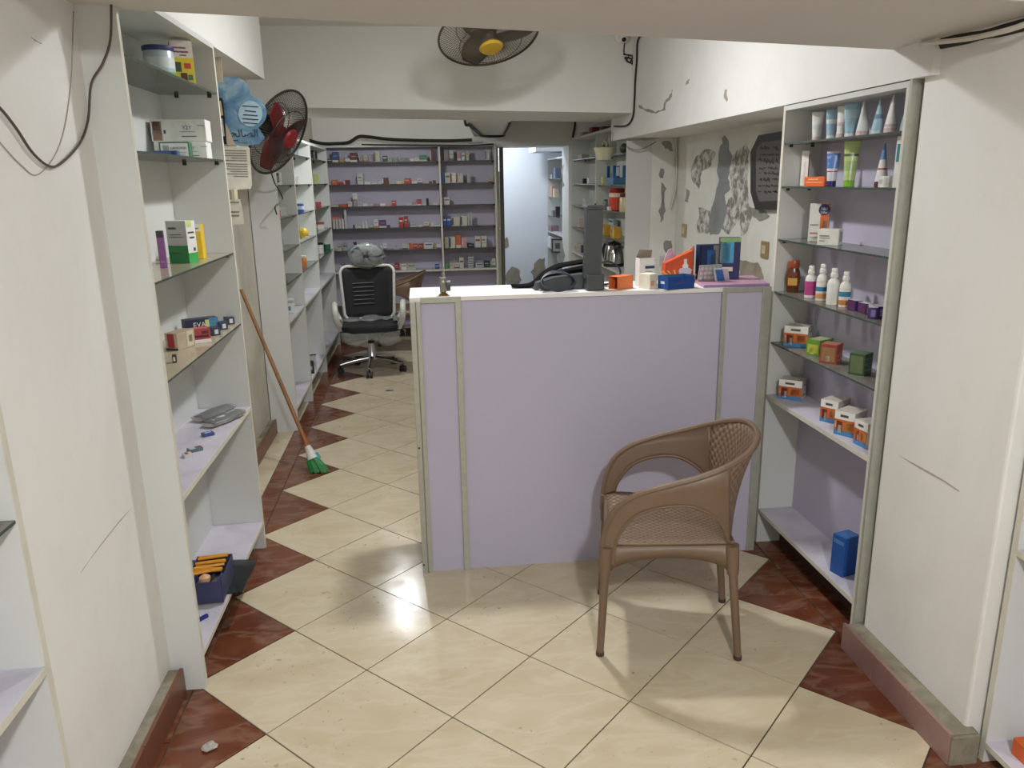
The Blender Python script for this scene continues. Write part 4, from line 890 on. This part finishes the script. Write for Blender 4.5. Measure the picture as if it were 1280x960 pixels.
p=cpos(762,1.12); cable('black lead looping behind the slab display',[Vector((p[0]-.05,1.12,CT+.005)),Vector((p[0],1.13,CT+.006)),Vector((p[0]+.045,1.13,CT+.03)),Vector((p[0]+.04,1.13,CT+.075)),Vector((p[0]-.01,1.12,CT+.1)),Vector((p[0]-.05,1.12,CT+.09))],.004)
# open cartons
def open_box(label,loc,rz,sz,col,inner,open_face,flap=None,name='open_carton',pt=()):
    t=empty(name,loc,rz); tag(t,label,'box'); w_,d_,h_=sz; th=.0012
    sides={'l':(-w_/2,-w_/2+th,-d_/2,d_/2,0,h_),'r':(w_/2-th,w_/2,-d_/2,d_/2,0,h_),'f':(-w_/2,w_/2,-d_/2,-d_/2+th,0,h_),'b':(-w_/2,w_/2,d_/2-th,d_/2,0,h_),'t':(-w_/2,w_/2,-d_/2,d_/2,h_-th,h_),'d':(-w_/2,w_/2,-d_/2,d_/2,0,th)}
    for k,v in sides.items():
        if k!=open_face: MB().box(*v).build('carton_wall',plain(inner if k in 'bd' and open_face in 'ft' else col,.5),t)
    if flap: MB().loft(flap).build('carton_flap',plain(inner,.6),t)
    for p_ in pt: face_patch(t,sz,*p_)
    return t
open_box('orange open-ended carton lying on the counter',cpos(776,1.02),.55,(.09,.05,.052),(222,120,66),(196,170,130),'l')
open_box('white upright carton with a raised flap behind the orange one',cpos(806,1.09),.15,(.07,.045,.115),(230,226,218),(160,146,128),'t',[[(-.035,.02,.115),(.035,.02,.115),(.03,.0,.145),(-.028,.0,.15)],[(-.035,.0215,.115),(.035,.0215,.115),(.03,.0015,.146),(-.028,.0015,.151)]],pt=[('f',.35,.62,.95,.72,(60,66,104)),('f',.35,.5,.8,.53,(180,178,172))])
carton('small cream carton with orange side print beside the blue box',(.05,.055,.06),cpos(810,1.0),.65,(226,220,200),[('f',.1,.2,.6,.55,(228,160,120)),('r',.2,.5,.9,.8,(150,170,160)),('r',.2,.3,.9,.36,(180,178,160))])
bl=open_box('royal blue open-topped carton at the counter edge',cpos(845,.975),.28,(.125,.075,.052),(24,70,140),(60,110,150),'t',name='open_carton',pt=[('l',.35,.4,.7,.6,(206,216,230)),('f',.3,.45,.6,.5,(110,60,100))])
# carton wedge: orange, with striped lilac leaflet
o=cpos(850,1.13)
t=empty('display_carton',o,.12); tag(t,'orange display carton with a sunburst print and white figure badge','box')
MB().prism([(-.07,0),(.055,0),(.055,.135),(-.07,.085)],'y',0,.035).build('carton_body',plain((206,84,44),.4),t)
MB().loft([[(.055,0,0),(.075,.03,0),(.075,.03,.15),(.055,0,.135)],[(.055,.035,0),(.075,.036,0),(.075,.036,.15),(.055,.035,.135)]]).build('carton_side',plain((140,60,44),.5),t)
for i in range(7):
    a=.35+i*.36; MB().prism([(-.01,.0),(-.01+.09*math.cos(a-.05),.0+min(.055,.09*math.sin(a-.05))),(-.01+.09*math.cos(a+.06),min(.055,.09*math.sin(a+.06)))],'y',-.0008,0).build('sunburst_ray',plain((236,170,80),.4),t)
MB().prism([(.008,.05),(.034,.05),(.034,.075),(.028,.08),(.028,.1),(.014,.1),(.014,.08),(.008,.075)],'y',-.0014,0).build('badge',plain((232,226,224),.4),t)
MB().prism([(-.006,.036),(.048,.036),(.05,.055),(.04,.062),(.0,.062),(-.008,.055)],'y',-.0018,0).build('badge',plain((206,200,216),.4),t)
t=MB().prism([(-.07,.06),(.02,.095),(-.02,.155),(-.035,.15)],'y',0,.003).build('leaflet',plain((204,178,204),.5),None,False,(o[0]-.01,1.172,CT-.012),(0,0,.12)); tag(t,'lilac striped leaflet poking up behind the orange display carton','leaflet')
for i in range(5): MB().prism([(-.06+.012*i,.07+.014*i),(.012-.008*i,.098+.012*i),(.012-.008*i,.0995+.012*i),(-.06+.012*i,.0715+.014*i)],'y',-.001,0).build('stripe',plain((150,124,160),.5),t)
# binder sheet + blister packs
a=ony(868,362,.945); PK=CT+.012
sh=MB().prism([(1.665,.955),(1.94,.945),(1.985,1.215),(1.70,1.225)],'z',CT,CT+.011).build('folder',paint('pink_lilac_folder',(186,138,156),(160,132,170),6,.8,.4)); tag(sh,'flat pink and lilac folder lying on the right end of the counter','folder')
MB().prism([(1.665,.953),(1.94,.943),(1.94,.945),(1.665,.955)],'z',CT,CT+.0105).build('folder_edge',plain((150,128,172),.4),sh)
c=carton('dark blue carton with a glowing burst print standing on the folder',(.10,.04,.145),(ony(887,340,1.13).x,1.15,PK),.05,(20,40,84),[('f',.62,.02,.98,.98,(150,140,126)),('f',.35,.2,.72,.85,(44,92,150)),('f',.5,.35,.75,.7,(120,160,170)),('f',0,0,1,.36,(186,186,178)),('f',.0,.3,.1,.98,(14,18,40))])
carton('tall navy carton with a cyan panel and green top on the folder',(.085,.045,.175),(ony(911,340,1.11).x,1.115,PK),-.25,(34,34,88),[('f',.02,.4,.68,.9,(70,160,206)),('f',.02,.4,.3,.9,(206,222,190)),('f',.3,.42,.5,.86,(120,200,220)),('f',0,.9,1,1,(140,180,110)),('f',.05,.2,.66,.3,(226,226,200))])
t=MB().box(-.05,.05,-.003,.003,0,.07).build('blister_pack',plain((182,182,176),.25,.5),None,False,(ony(884,345,1.09).x,1.075,PK),(.25,0,.1)); tag(t,'crumpled silver blister pack leaning on the dark blue carton','blister pack')
for i in range(5):
    for j in range(3): MB().lathe([(.0085,0),(.007,.003),(.003,.0045)],10,(-.036+.018*i,.014+.021*j,0)).build('pocket',plain((206,206,202),.25,.5),t,True,(0,-.003,0),(PI/2,0,0))
t=MB().prism([(-.035,0),(.03,0),(.012,.058),(-.05,.058)],'y',-.002,.002).build('blister_pack',plain((196,200,204),.3,.3),None,False,(ony(902,345,1.06).x,1.045,PK),(.3,0,.05)); tag(t,'blue and silver sachet leaning in front of the tall navy carton','sachet')
MB().prism([(-.025,.004),(.008,.004),(-.012,.054),(-.044,.054)],'y',-.003,-.002).build('printed_panel',plain((46,104,164),.4),t)
# small metal clamp / lock at the left end
t=empty('counter_clamp',cpos(554,.985)); tag(t,'small tarnished metal clamp with a brass foot at the left end of the counter','clamp')
MB().lathe([(.018,0),(.02,.003),(.013,.008),(.008,.012)],14).build('foot',plain((186,146,70),.3,.8),t,True)
MB().box(-.014,.012,-.012,.012,.012,.072,0,.004).build('body',plain((120,122,112),.4,.6),t)
MB().tube([(.013,0,.038),(.028,0,.038)],.022,16).build('knob',plain((66,66,62),.5),t,True)
MB().tube([(0,-.014,.056),(0,-.010,.056)],.005,10).build('rivet',M_CHROME,t); MB().tube([(-.004,0,.07),(-.004,0,.09)],.003,6).build('pin',M_STEEL,t)

# ================================================================== REAR UNIT STOCK
PAL={'white':(206,204,200),'cream':(200,194,176),'pale green':(158,174,150),'grey':(142,142,146),'red':(176,52,48),'dark red':(104,34,40),'orange':(204,98,48),'yellow':(206,176,70),'navy blue':(38,44,94),'blue':(58,92,160),'dark green':(38,66,54),'green':(42,128,70),'purple':(92,52,104),'mauve':(142,122,144),'pink':(190,140,150),'black':(34,34,38),'brown':(112,72,56),'tan':(168,148,120)}
ORD=['top','second','third','fourth','fifth','sixth']
stock=[
 (0,'W',[(408,419,196,'black'),(419,427,188,'blue'),(428,434,194.5,'tan'),(435,441,196,'white'),(441,450,189,'dark red'),(452,457,192,'pale green'),(457.5,463,192,'pale green'),(465,470,191,'mauve'),(471,478,188,'cream'),(481,487,193,'dark green'),(487,493,195,'pale green'),(493.5,500,195,'pale green'),(502,508,196,'grey'),(508.5,514,196,'grey'),(515,520,197,'white'),(520.5,526,196,'white'),(526.5,536,193,'green'),(540,545,186,'dark red')]),
 (0,'N',[(549,553,192,'white'),(557,563,189,'grey'),(563.5,569,190,'white'),(573,578,191,'pink'),(578.5,583,193,'white'),(584,588,191,'cream'),(608,613,190,'white')]),
 (1,'W',[(411,415,224.5,'cream'),(416,423,222.5,'orange'),(423.5,430,225,'red'),(431,439,223,'dark red'),(448,456,216,'white'),(457,465,225.5,'white'),(465.5,473,225.5,'white'),(474,478,225,'white'),(478.5,487,221,'dark red'),(488,496,225,'pale green'),(496.5,503,225,'cream'),(503.5,506,224,'yellow'),(506.5,515,222,'red'),(515.5,522,225.5,'white'),(522.5,529,222,'white'),(529.5,536,225,'white'),(537,541,226,'brown'),(541.5,546,225,'brown')]),
 (1,'N',[(550.5,556,218,'blue'),(557,564,218,'white'),(564.5,571,218,'white'),(571.5,580,219,'white'),(584,588,219,'white'),(611,617,224,'cream')]),
 (2,'W',[(411,423,253,'cream'),(424,434,253,'orange'),(434.5,440,250,'white'),(440.5,446,249,'grey'),(447,452,250,'white'),(453,459,253,'white'),(459.5,466,253,'white'),(466.5,474,253,'pink'),(475,481,253,'white'),(481.5,488,253,'pink'),(489,495,250,'red'),(508,514,253,'white'),(514.5,520,252,'pink'),(520.5,527,249,'red'),(527.5,532,252,'white'),(532.5,536,248,'black'),(536.5,541,253,'white'),(541.5,547,253,'white')]),
 (2,'N',[(550,554,248,'cream'),(555,562,248,'cream')]),
 (3,'W',[(413.5,417,271.5,'white'),(417.4,421,271.5,'white'),(421.4,425,271.5,'white'),(425.4,428,271.5,'white'),(428.6,432,257,'white'),(439,441,279,'black'),(441.5,450,280,'white'),(450.5,454,275,'white'),(454.5,458,274,'white'),(460,465,279,'white'),(465.5,471,273,'white'),(472,481,274,'purple'),(481.5,486,280,'purple'),(497,503,271,'red'),(503.5,509,270,'red'),(512,520,279,'white'),(521,527,281,'cream'),(528,535,277,'white'),(535.5,541,278,'white'),(541.5,549,281,'white')]),
 (3,'N',[(552.5,557,272,'blue'),(557.5,563,272,'blue'),(564,574,273,'cream'),(575,583.5,272,'cream'),(584,586,269,'white'),(587,589,268,'white')]),
 (4,'W',[(417,423,303,'cream'),(424,430,302,'pale green'),(437,442,301,'navy blue'),(462,470,305,'white'),(470.5,475,306,'white'),(475.5,480,303,'white'),(489,496,307,'white'),(500,506.5,304,'white'),(507,512,304,'orange'),(512.5,519.5,305,'red'),(520,527,305,'red'),(527.5,539,303,'white'),(540,543,305,'tan'),(543.5,549,306,'white')]),
 (4,'N',[(552.5,559,298,'cream'),(560,567.5,298,'cream'),(568,575,296,'orange'),(575.5,582,299,'pink'),(583,591,307,'black'),(592,599.5,298,'white'),(600,607,298,'cream')]),
 (5,'W',[(419,426,327,'mauve'),(474,481,328,'navy blue'),(482,488,331,'red'),(488.5,495,328,'red'),(497,504.5,329,'white'),(505,516,329,'cream'),(540,546,331,'blue')]),
 (5,'N',[(553.5,558,331,'green'),(559,565,331,'cream'),(565.5,571,331,'cream'),(571.5,577.5,325,'cream'),(592,602.5,332,'white'),(603,611,330,'dark green'),(613,618,327,'cream')])]
BZ=[1.815,1.594,1.376,1.157,.93,.715]; SPY=[[200,202],[228.5,230],[256,257],[283,284],[311,311.5],[336.5,338]]
random.seed(5); SEEN=set(); NTH='first second third fourth fifth sixth seventh eighth ninth tenth eleventh twelfth thirteenth fourteenth fifteenth sixteenth seventeenth eighteenth nineteenth twentieth'.split()
for si,bay,L in stock:
    for x0,x1,yt,cn in L:
        Y=6.215+random.uniform(0,.03)
        a=max(ony(x0,250,Y).x,(BX0+.022) if bay=='W' else BXD+.012); b=min(ony(x1,250,Y).x,(BXD-.012) if bay=='W' else BX1-.022); h=max(.018,(SPY[si][bay=='N']-yt)*7.95/971*1.03); h=min(h,.185 if si else .125)
        dp=min(.10,max(.035,(b-a)*random.uniform(.8,1.3))); c0=PAL[cn]; v=random.uniform(.88,1.1); col=tuple(int(min(235,q*v)) for q in c0); col=tuple(q-q%6 for q in col)
        wd=(b-a)-.003
        siz='tall ' if h>.09 else ('flat ' if h<.035 else '')
        i_=[q[0] for q in L].index(x0); nl=L[i_-1][3] if i_ else 'end panel'; nr=L[i_+1][3] if i_+1<len(L) else 'end panel'
        base_='%s%s carton %%s, %s rear shelf, %s bay'%(siz,cn,ORD[si],'wide' if bay=='W' else 'narrow')
        lab=base_%('beside the end panel' if 'end panel' in (nl,nr) else ('between two %s ones'%nl if nl==nr else 'between %s and %s ones'%(nl,nr)))
        if lab in SEEN:
            k_=(len(L)-1-i_) if bay=='W' else i_
            lab='%s%s carton, %s from the divider panel, %s rear shelf, %s bay'%(siz,cn,NTH[k_],ORD[si],'wide' if bay=='W' else 'narrow')
        SEEN.add(lab)
        pt=[]
        if wd>.03 and h>.03:
            ac=random.choice([(60,80,140),(150,60,60),(70,120,90),(90,88,92),(190,120,60)]) if cn in('white','cream','grey','pale green','tan') else (204,198,190)
            pt=random.choice([[('f',.12,.55,.88,.72,ac)],[('f',0,0,1,.22,ac),('f',.2,.55,.8,.66,(130,128,126))],[('f',0,.1,.22,.9,ac)],[('f',.15,.6,.7,.7,ac),('f',.15,.35,.85,.42,(150,148,144))]])
        carton(lab,(wd,dp,h),((a+b)/2,Y+dp/2,BZ[si]+.0004),random.uniform(-.02,.02),col,pt,group=cn+' cartons on the '+ORD[si]+' rear shelf')
a=ony(440.5,245,6.225).x; b=ony(446.5,245,6.225).x
carton('white square carton balanced on a grey one on the third rear shelf',(b-a,.03,.062),((a+b)/2,6.25,1.376+(257-249)*7.95/971*1.03+.002),0,(216,214,210),[('f',.2,.6,.8,.66,(150,150,150)),('f',.3,.1,.7,.2,(170,168,164))])
a=ony(414,270,6.22).x; b=ony(425.5,270,6.22).x
carton('flat red carton lying across the row of white cartons',(b-a,.045,.03),((a+b)/2,6.255,1.157+.0955),0,(176,70,62),[('f',.1,.3,.9,.5,(214,170,160))])
for i in range(5):
    a=ony(585,330,6.23).x; b=ony(592,330,6.23).x
    carton('%s grey striped carton in the stack of five on the sixth rear shelf'%('lowest','second lowest','middle','second highest','topmost')[i],(b-a,.05,.024),((a+b)/2+.001*(i%2),6.26,.7155+i*.0245),0,(120,120,124),[('f',0,.15,1,.6,(196,196,198))],group='stack of grey striped cartons')

# ================================================================== LEFT REAR UNIT STOCK
def l2(px,py,z,X=-.42): p=onx(px,py,X); return (X,p.y,z+.0004)
carton('white and black carton standing on the second shelf of the left rear unit, near bay',(.05,.03,.08),l2(347,226,1.61,-.40),.3,(214,212,206),[('f',.3,.2,.7,.95,(60,44,40)),('f',.45,.3,.62,.7,(206,200,196))])
carton('small teal carton hanging at the shelf front beside the white and black one',(.03,.025,.05),l2(344,231,1.61,-.37),.2,(60,140,124))
carton('grey picture-like tray on the third shelf of the left rear unit, near bay',(.08,.02,.07),l2(353,278,1.40,-.41),.6,(176,176,172),[('f',.1,.1,.9,.9,(196,196,190))])
carton('small orange carton on the third shelf of the left rear unit, near bay',(.035,.03,.05),l2(348,281,1.40,-.385),.4,(214,104,48),[('f',.2,.2,.8,.5,(150,60,40))])
carton('white carton with green print on the board shelf of the left rear unit',(.06,.05,.10),l2(363,392,.745,-.40),.4,(208,210,206),[('f',.1,.2,.5,.5,(90,130,150)),('f',.1,.7,.9,.9,(160,170,166))])
carton('small brown carton on the fifth shelf of the left rear unit, near bay',(.03,.03,.03),l2(356,345,.98,-.40),.4,(150,110,100))
carton('small dull carton on the fourth shelf of the left rear unit, near bay',(.03,.03,.07),l2(352,312,1.19,-.40),.4,(150,154,150))
def roundpot(label,loc,r,h,col,capc=None,cat='jar',name='jar',bands=(),dome=False):
    t=empty(name,loc); tag(t,label,cat)
    pr=[(r*.9,0),(r,.004),(r,h*.8),(r*.85,h*.86)] if not dome else [(r*.5,0),(r*.85,h*.2),(r,h*.5),(r*.85,h*.8),(r*.4,h)]
    MB().lathe(pr,18).build('body',plain(col,.3),t,True)
    if capc: MB().lathe([(r*.92,h*.84),(r*.95,h*.86),(r*.95,h),(r*.85,h*1.02)],18).build('lid',plain(capc,.35),t,True)
    for z0,z1,c in bands: MB().lathe([(r*1.02,h*z0),(r*1.02,h*z1)],18).build('label_band',plain(c,.4),t,True)
    return t
roundpot('blue and white cup on the third shelf of the left rear unit, middle bay',l2(376,263,1.40,-.40),.026,.075,(66,96,176),None,'cup','cup',[(.25,.6,(206,214,232))])
roundpot('round yellow pot on the fourth shelf of the left rear unit, middle bay',l2(379,288,1.19,-.41),.042,.08,(224,184,44),None,'pot','pot',(),True)
for i,(px,py) in enumerate(((376,296),(380,297),(384,296))): carton(('small white sachet nearest the middle bay divider, before the yellow pot','middle small white sachet of three before the yellow pot','small white sachet farthest from the divider, before the yellow pot')[i],(.03,.02,.02),l2(px,py,1.19,-.37),.3,(222,220,214),group='sachets before the yellow pot',name='sachet',cat='sachet')
roundpot('orange bottle with white cap on the fifth shelf of the left rear unit, middle bay',l2(380,330,.98,-.40),.024,.085,(214,126,58),(222,214,200),'bottle','pill_bottle')
carton('white card standing on the second shelf of the left rear unit, middle bay',(.02,.05,.06),l2(372,228,1.61,-.42),.3,(226,224,218))
carton('pale blue carton on the top shelf of the left rear unit, middle bay',(.05,.04,.05),l2(368,190,1.82,-.42),.3,(150,176,196),[('f',.2,.3,.8,.8,(214,214,210))])
roundpot('dark round jar on the top shelf of the left rear unit, far bay',l2(392,198,1.82,-.42),.035,.085,(36,38,40),(60,60,62))
carton('yellow-green carton on the second shelf of the left rear unit, far bay',(.045,.04,.09),l2(395,223,1.61,-.42),.2,(150,160,80))
carton('small red carton on the third shelf of the left rear unit, far bay',(.05,.04,.045),l2(398,256,1.40,-.42),.2,(160,40,54))
carton('white carton under the flat red one on the left rear unit',(.06,.05,.045),l2(401,285,1.19,-.42),.2,(206,200,194))
carton('flat red carton lying on a white one in the left rear unit',(.065,.05,.02),(-.42,l2(401,285,1.19)[1],1.19+.047),.2,(150,52,48))
roundpot('black-capped white bottle on the fifth shelf of the left rear unit, far bay',l2(402,337,.98,-.41),.035,.10,(190,190,186),(30,30,36),'bottle','pill_bottle')
roundpot('green jar with white lid on the fifth shelf of the left rear unit, far bay',l2(411,337,.98,-.39),.033,.07,(30,96,60),(206,206,200))
carton('white leaflet stack with a black edge on the lowest board of the left rear unit',(.09,.03,.13),(-.40,4.15,.1604),.2,(196,196,194),[('f',0,.92,1,1,(40,38,46)),('f',.1,.6,.4,.75,(160,160,160)),('f',.6,.3,.9,.5,(160,160,160))])
carton('small black carton beside the leaflet stack on the lowest board',(.05,.03,.10),(-.385,4.03,.1604),.2,(34,30,44),[('f',.3,.3,.7,.6,(180,176,190))])

# ================================================================== RIGHT REAR UNIT STOCK
def r2(px,py,z,X=2.07,hw=.06):
    y=onx(px,py,X).y; a,b=(3.53,4.49) if y<4.5 else (4.525,5.575)
    return (X,min(max(y,a+hw),b-hw),z+.0004)
t=empty('hanging_bowl',(1.905,3.80,1.745)); tag(t,'cream plastic bowl hanging by a hook in front of the right rear shelving','bowl')
MB().lathe([(.045,0),(.05,.002),(.078,.088),(.081,.09),(.076,.088),(.046,.006)],24).build('bowl_body',plain((206,202,170),.4),t,True)
MB().tube(spline([(-.0,-.076,.088),(0,-.06,.12),(0,0,.14),(0,.06,.12),(0,.076,.088)],5),.003,6).build('handle',plain((190,186,170),.5),t); MB().tube([(0,0,.137),(0.03,0,.16)],.003,6).build('hook',M_STEEL,t)
carton('green carton on the top shelf behind the hanging bowl',(.05,.05,.09),r2(756,197,1.79,2.05),RF,(110,150,60))
roundpot('dark leafy pot at the near end of the top right rear shelf',r2(780,195,1.79,2.04),.03,.07,(52,58,44),None,'pot','pot',(),True)
t=empty('blue_basket',r2(770,230,1.57,2.08,.12),RF); tag(t,'pale blue plastic basket with blue corner posts on the second right rear shelf','basket')
MB().box(-.11,.11,-.05,.05,0,.05,0,.004).build('tray',plain((70,120,160),.4),t)
for sx in (-1,1):
    for sy in (-1,1): MB().box(sx*.1-.012,sx*.1+.012,sy*.04-.012,sy*.04+.012,.05,.14,0,.003).build('corner_post',plain((44,100,150),.4),t)
MB().box(-.10,.10,-.004,.004,.06,.13).build('insert_card',plain((178,196,206),.5),t)
carton('small cream carton beside the blue basket',(.05,.05,.055),r2(756,231,1.57,2.05),RF,(206,200,150))
t=roundpot('large jar of red sweets with a dark red lid on the third right rear shelf',r2(771,264,1.37,2.07,.14),.062,.165,(206,70,44),(150,30,40),'jar','jar',[(.62,.8,(222,206,186))])
roundpot('dark jar with cream label at the near end of the third right rear shelf',r2(781,265,1.37,2.04,.045),.04,.13,(196,186,140),(90,34,44))
roundpot('small grey bottle beside the jar of red sweets',r2(757,262,1.37,2.06),.018,.075,(130,130,134),(90,90,94),'bottle','pill_bottle')
carton('white carton lying in front of the jar of red sweets',(.07,.04,.03),r2(763,264,1.37,2.02),RF,(222,206,200))
for i,(px,py) in enumerate(((757,297),(770,298))):
    carton(('mustard yellow carton farther from the wall return','mustard yellow carton nearer the white side panel')[i]+' on the fourth right rear shelf',(.10,.06,.085),r2(px,py,1.16,2.05),RF,(206,160,48),[('f',.15,.5,.5,.75,(120,84,40)),('f',.6,.2,.95,.8,(222,200,150)),('t',0,0,1,1,(220,200,140))],group='mustard cartons')
c=carton('white carton with dark lettering behind the mustard cartons',(.16,.04,.125),r2(764,296,1.16,2.13,.085),RF,(190,206,206),[('f',.1,.78,.9,.92,(60,72,84))])
t=empty('electric_kettle',(2.06,onx(767,335,2.06).y,.9304),RF+.5); tag(t,'shiny steel and black electric kettle on the board of the right rear shelving','kettle')
MB().lathe([(.078,.02),(.082,.025),(.075,.1),(.06,.165),(.055,.17)],28).build('body',plain((190,188,184),.12,1.0),t,True)
MB().lathe([(.08,0),(.083,.003),(.082,.02)],28).build('base',M_BLACK,t,True); MB().lathe([(.056,.168),(.056,.176),(.04,.19),(.012,.195),(.01,.21)],24).build('lid',M_BLACK,t,True)
MB().tube(spline([(-.055,0,.17),(-.10,0,.175),(-.125,0,.12),(-.11,0,.06),(-.08,0,.045)],5),.011,8).build('handle',M_BLACK,t,True)
MB().loft([[(.06,-.02,.11),(.06,.02,.11),(.06,.0,.16)],[(.10,-.01,.15),(.10,.01,.15),(.10,0,.165)]]).build('spout',plain((190,188,184),.12,1.0),t,True)
for lab,px,py,z,sz,col in (('shallow tan tray on the top shelf of the right rear unit, far bay',729,198,1.79,(.20,.07,.04),(170,156,136)),('small black gadget on the second shelf of the right rear unit, far bay',731,227,1.57,(.05,.04,.045),(26,26,28)),('white packet beside the black gadget on the second right rear shelf',738,228,1.57,(.07,.05,.05),(214,214,210)),('white crumpled packet on the third shelf of the right rear unit, far bay',734,256,1.37,(.13,.06,.065),(196,198,194)),('pinkish pair of packets on the fourth shelf of the right rear unit, far bay',726,285,1.16,(.07,.05,.085),(200,180,172)),('pale packet on the board of the right rear unit, far bay',722,311,.93,(.10,.06,.07),(196,190,172)),('black and white packet beside the slab display on the right rear board',729,312,.93,(.05,.04,.07),(60,58,60))):
    carton(lab,sz,r2(px,py,z,2.06,sz[0]/2+.005),RF,col,[('f',.15,.3,.7,.7,tuple(int(q*.8) for q in col))],name='packet',cat='packet')
for lab,px,py,sz,col in (('magenta carton lying on top of the right rear shelving',744,165,(.12,.08,.05),(140,34,70)),('pale pink packet beside the magenta carton on top of the right rear shelving',732,168,(.12,.08,.035),(206,166,178)),('dark flat parcel at the near end on top of the right rear shelving',757,158,(.12,.08,.03),(84,74,66))):
    p=onx(px,py,2.06); carton(lab,sz,(2.06,p.y,1.9905),RF,col,name='parcel',cat='package')
# ================================================================== STOREROOM STOCK
def s2(px,py,z,X=2.19): p=onx(px,py,X); return (X,min(max(p.y,7.0),7.78),z+.0004)
for lab,px,py,z,sz,col in (('blue folded cloth packet on the top storeroom shelf',696,196,1.62,(.14,.06,.12),(120,140,178)),('white packet on the top storeroom shelf',690,196,1.62,(.10,.06,.05),(206,206,206)),('flesh-coloured packet on the second storeroom shelf',689,224,1.40,(.08,.06,.13),(200,160,140)),('cream packet on the second storeroom shelf beside the flesh-coloured one',695,224,1.40,(.08,.06,.10),(214,200,180)),('grey carton on the third storeroom shelf',694,250,1.17,(.12,.08,.07),(130,130,128)),('black-topped carton on the third storeroom shelf',697,250,1.17,(.05,.05,.12),(50,48,48)),('pink and grey bundle on the storeroom board',689,285,.98,(.20,.10,.07),(150,120,130)),('white carton on the lower storeroom board',692,300,.78,(.22,.12,.13),(222,222,222))):
    carton(lab,sz,s2(px,py,z),RF,col,name='packet',cat='packet')
t=MB().box(-.10,.10,-.012,.012,0,.16,0,.003).build('picture_frame',plain((60,60,64),.5),None,False,(2.12,6.95,.7805),(0,0,RF+.9)); tag(t,'small dark picture frame with pale photo on the storeroom board','picture frame')
face_patch(t,(.2,.024,.16),'f',.1,.1,.9,.9,(176,176,176),'photo'); face_patch(t,(.2,.026,.16),'f',.25,.3,.75,.7,(90,90,96),'photo_print')
# near left unit carton-free; stray bits on the floor
random.seed(3)
for lab,px,py,r in (('crumpled clear plastic scrap on the red tile by the left pillar',262,935,.02),('white paper scrap on the floor under the swivel chair',487,488,.028)):
    p=onz(px,py,0); bm=bmesh.new(); bmesh.ops.create_icosphere(bm,subdivisions=2,radius=r)
    for v in bm.verts: v.co=Vector((v.co.x*random.uniform(.7,1.4),v.co.y*random.uniform(.7,1.4),max(0,.3*r+v.co.z*.35*random.uniform(.4,1.4))))
    o=MB().bm(bm).build('litter_scrap',plain((170,164,156),.4),None,False,(p.x,p.y,.0005)); tag(o,lab,'litter')
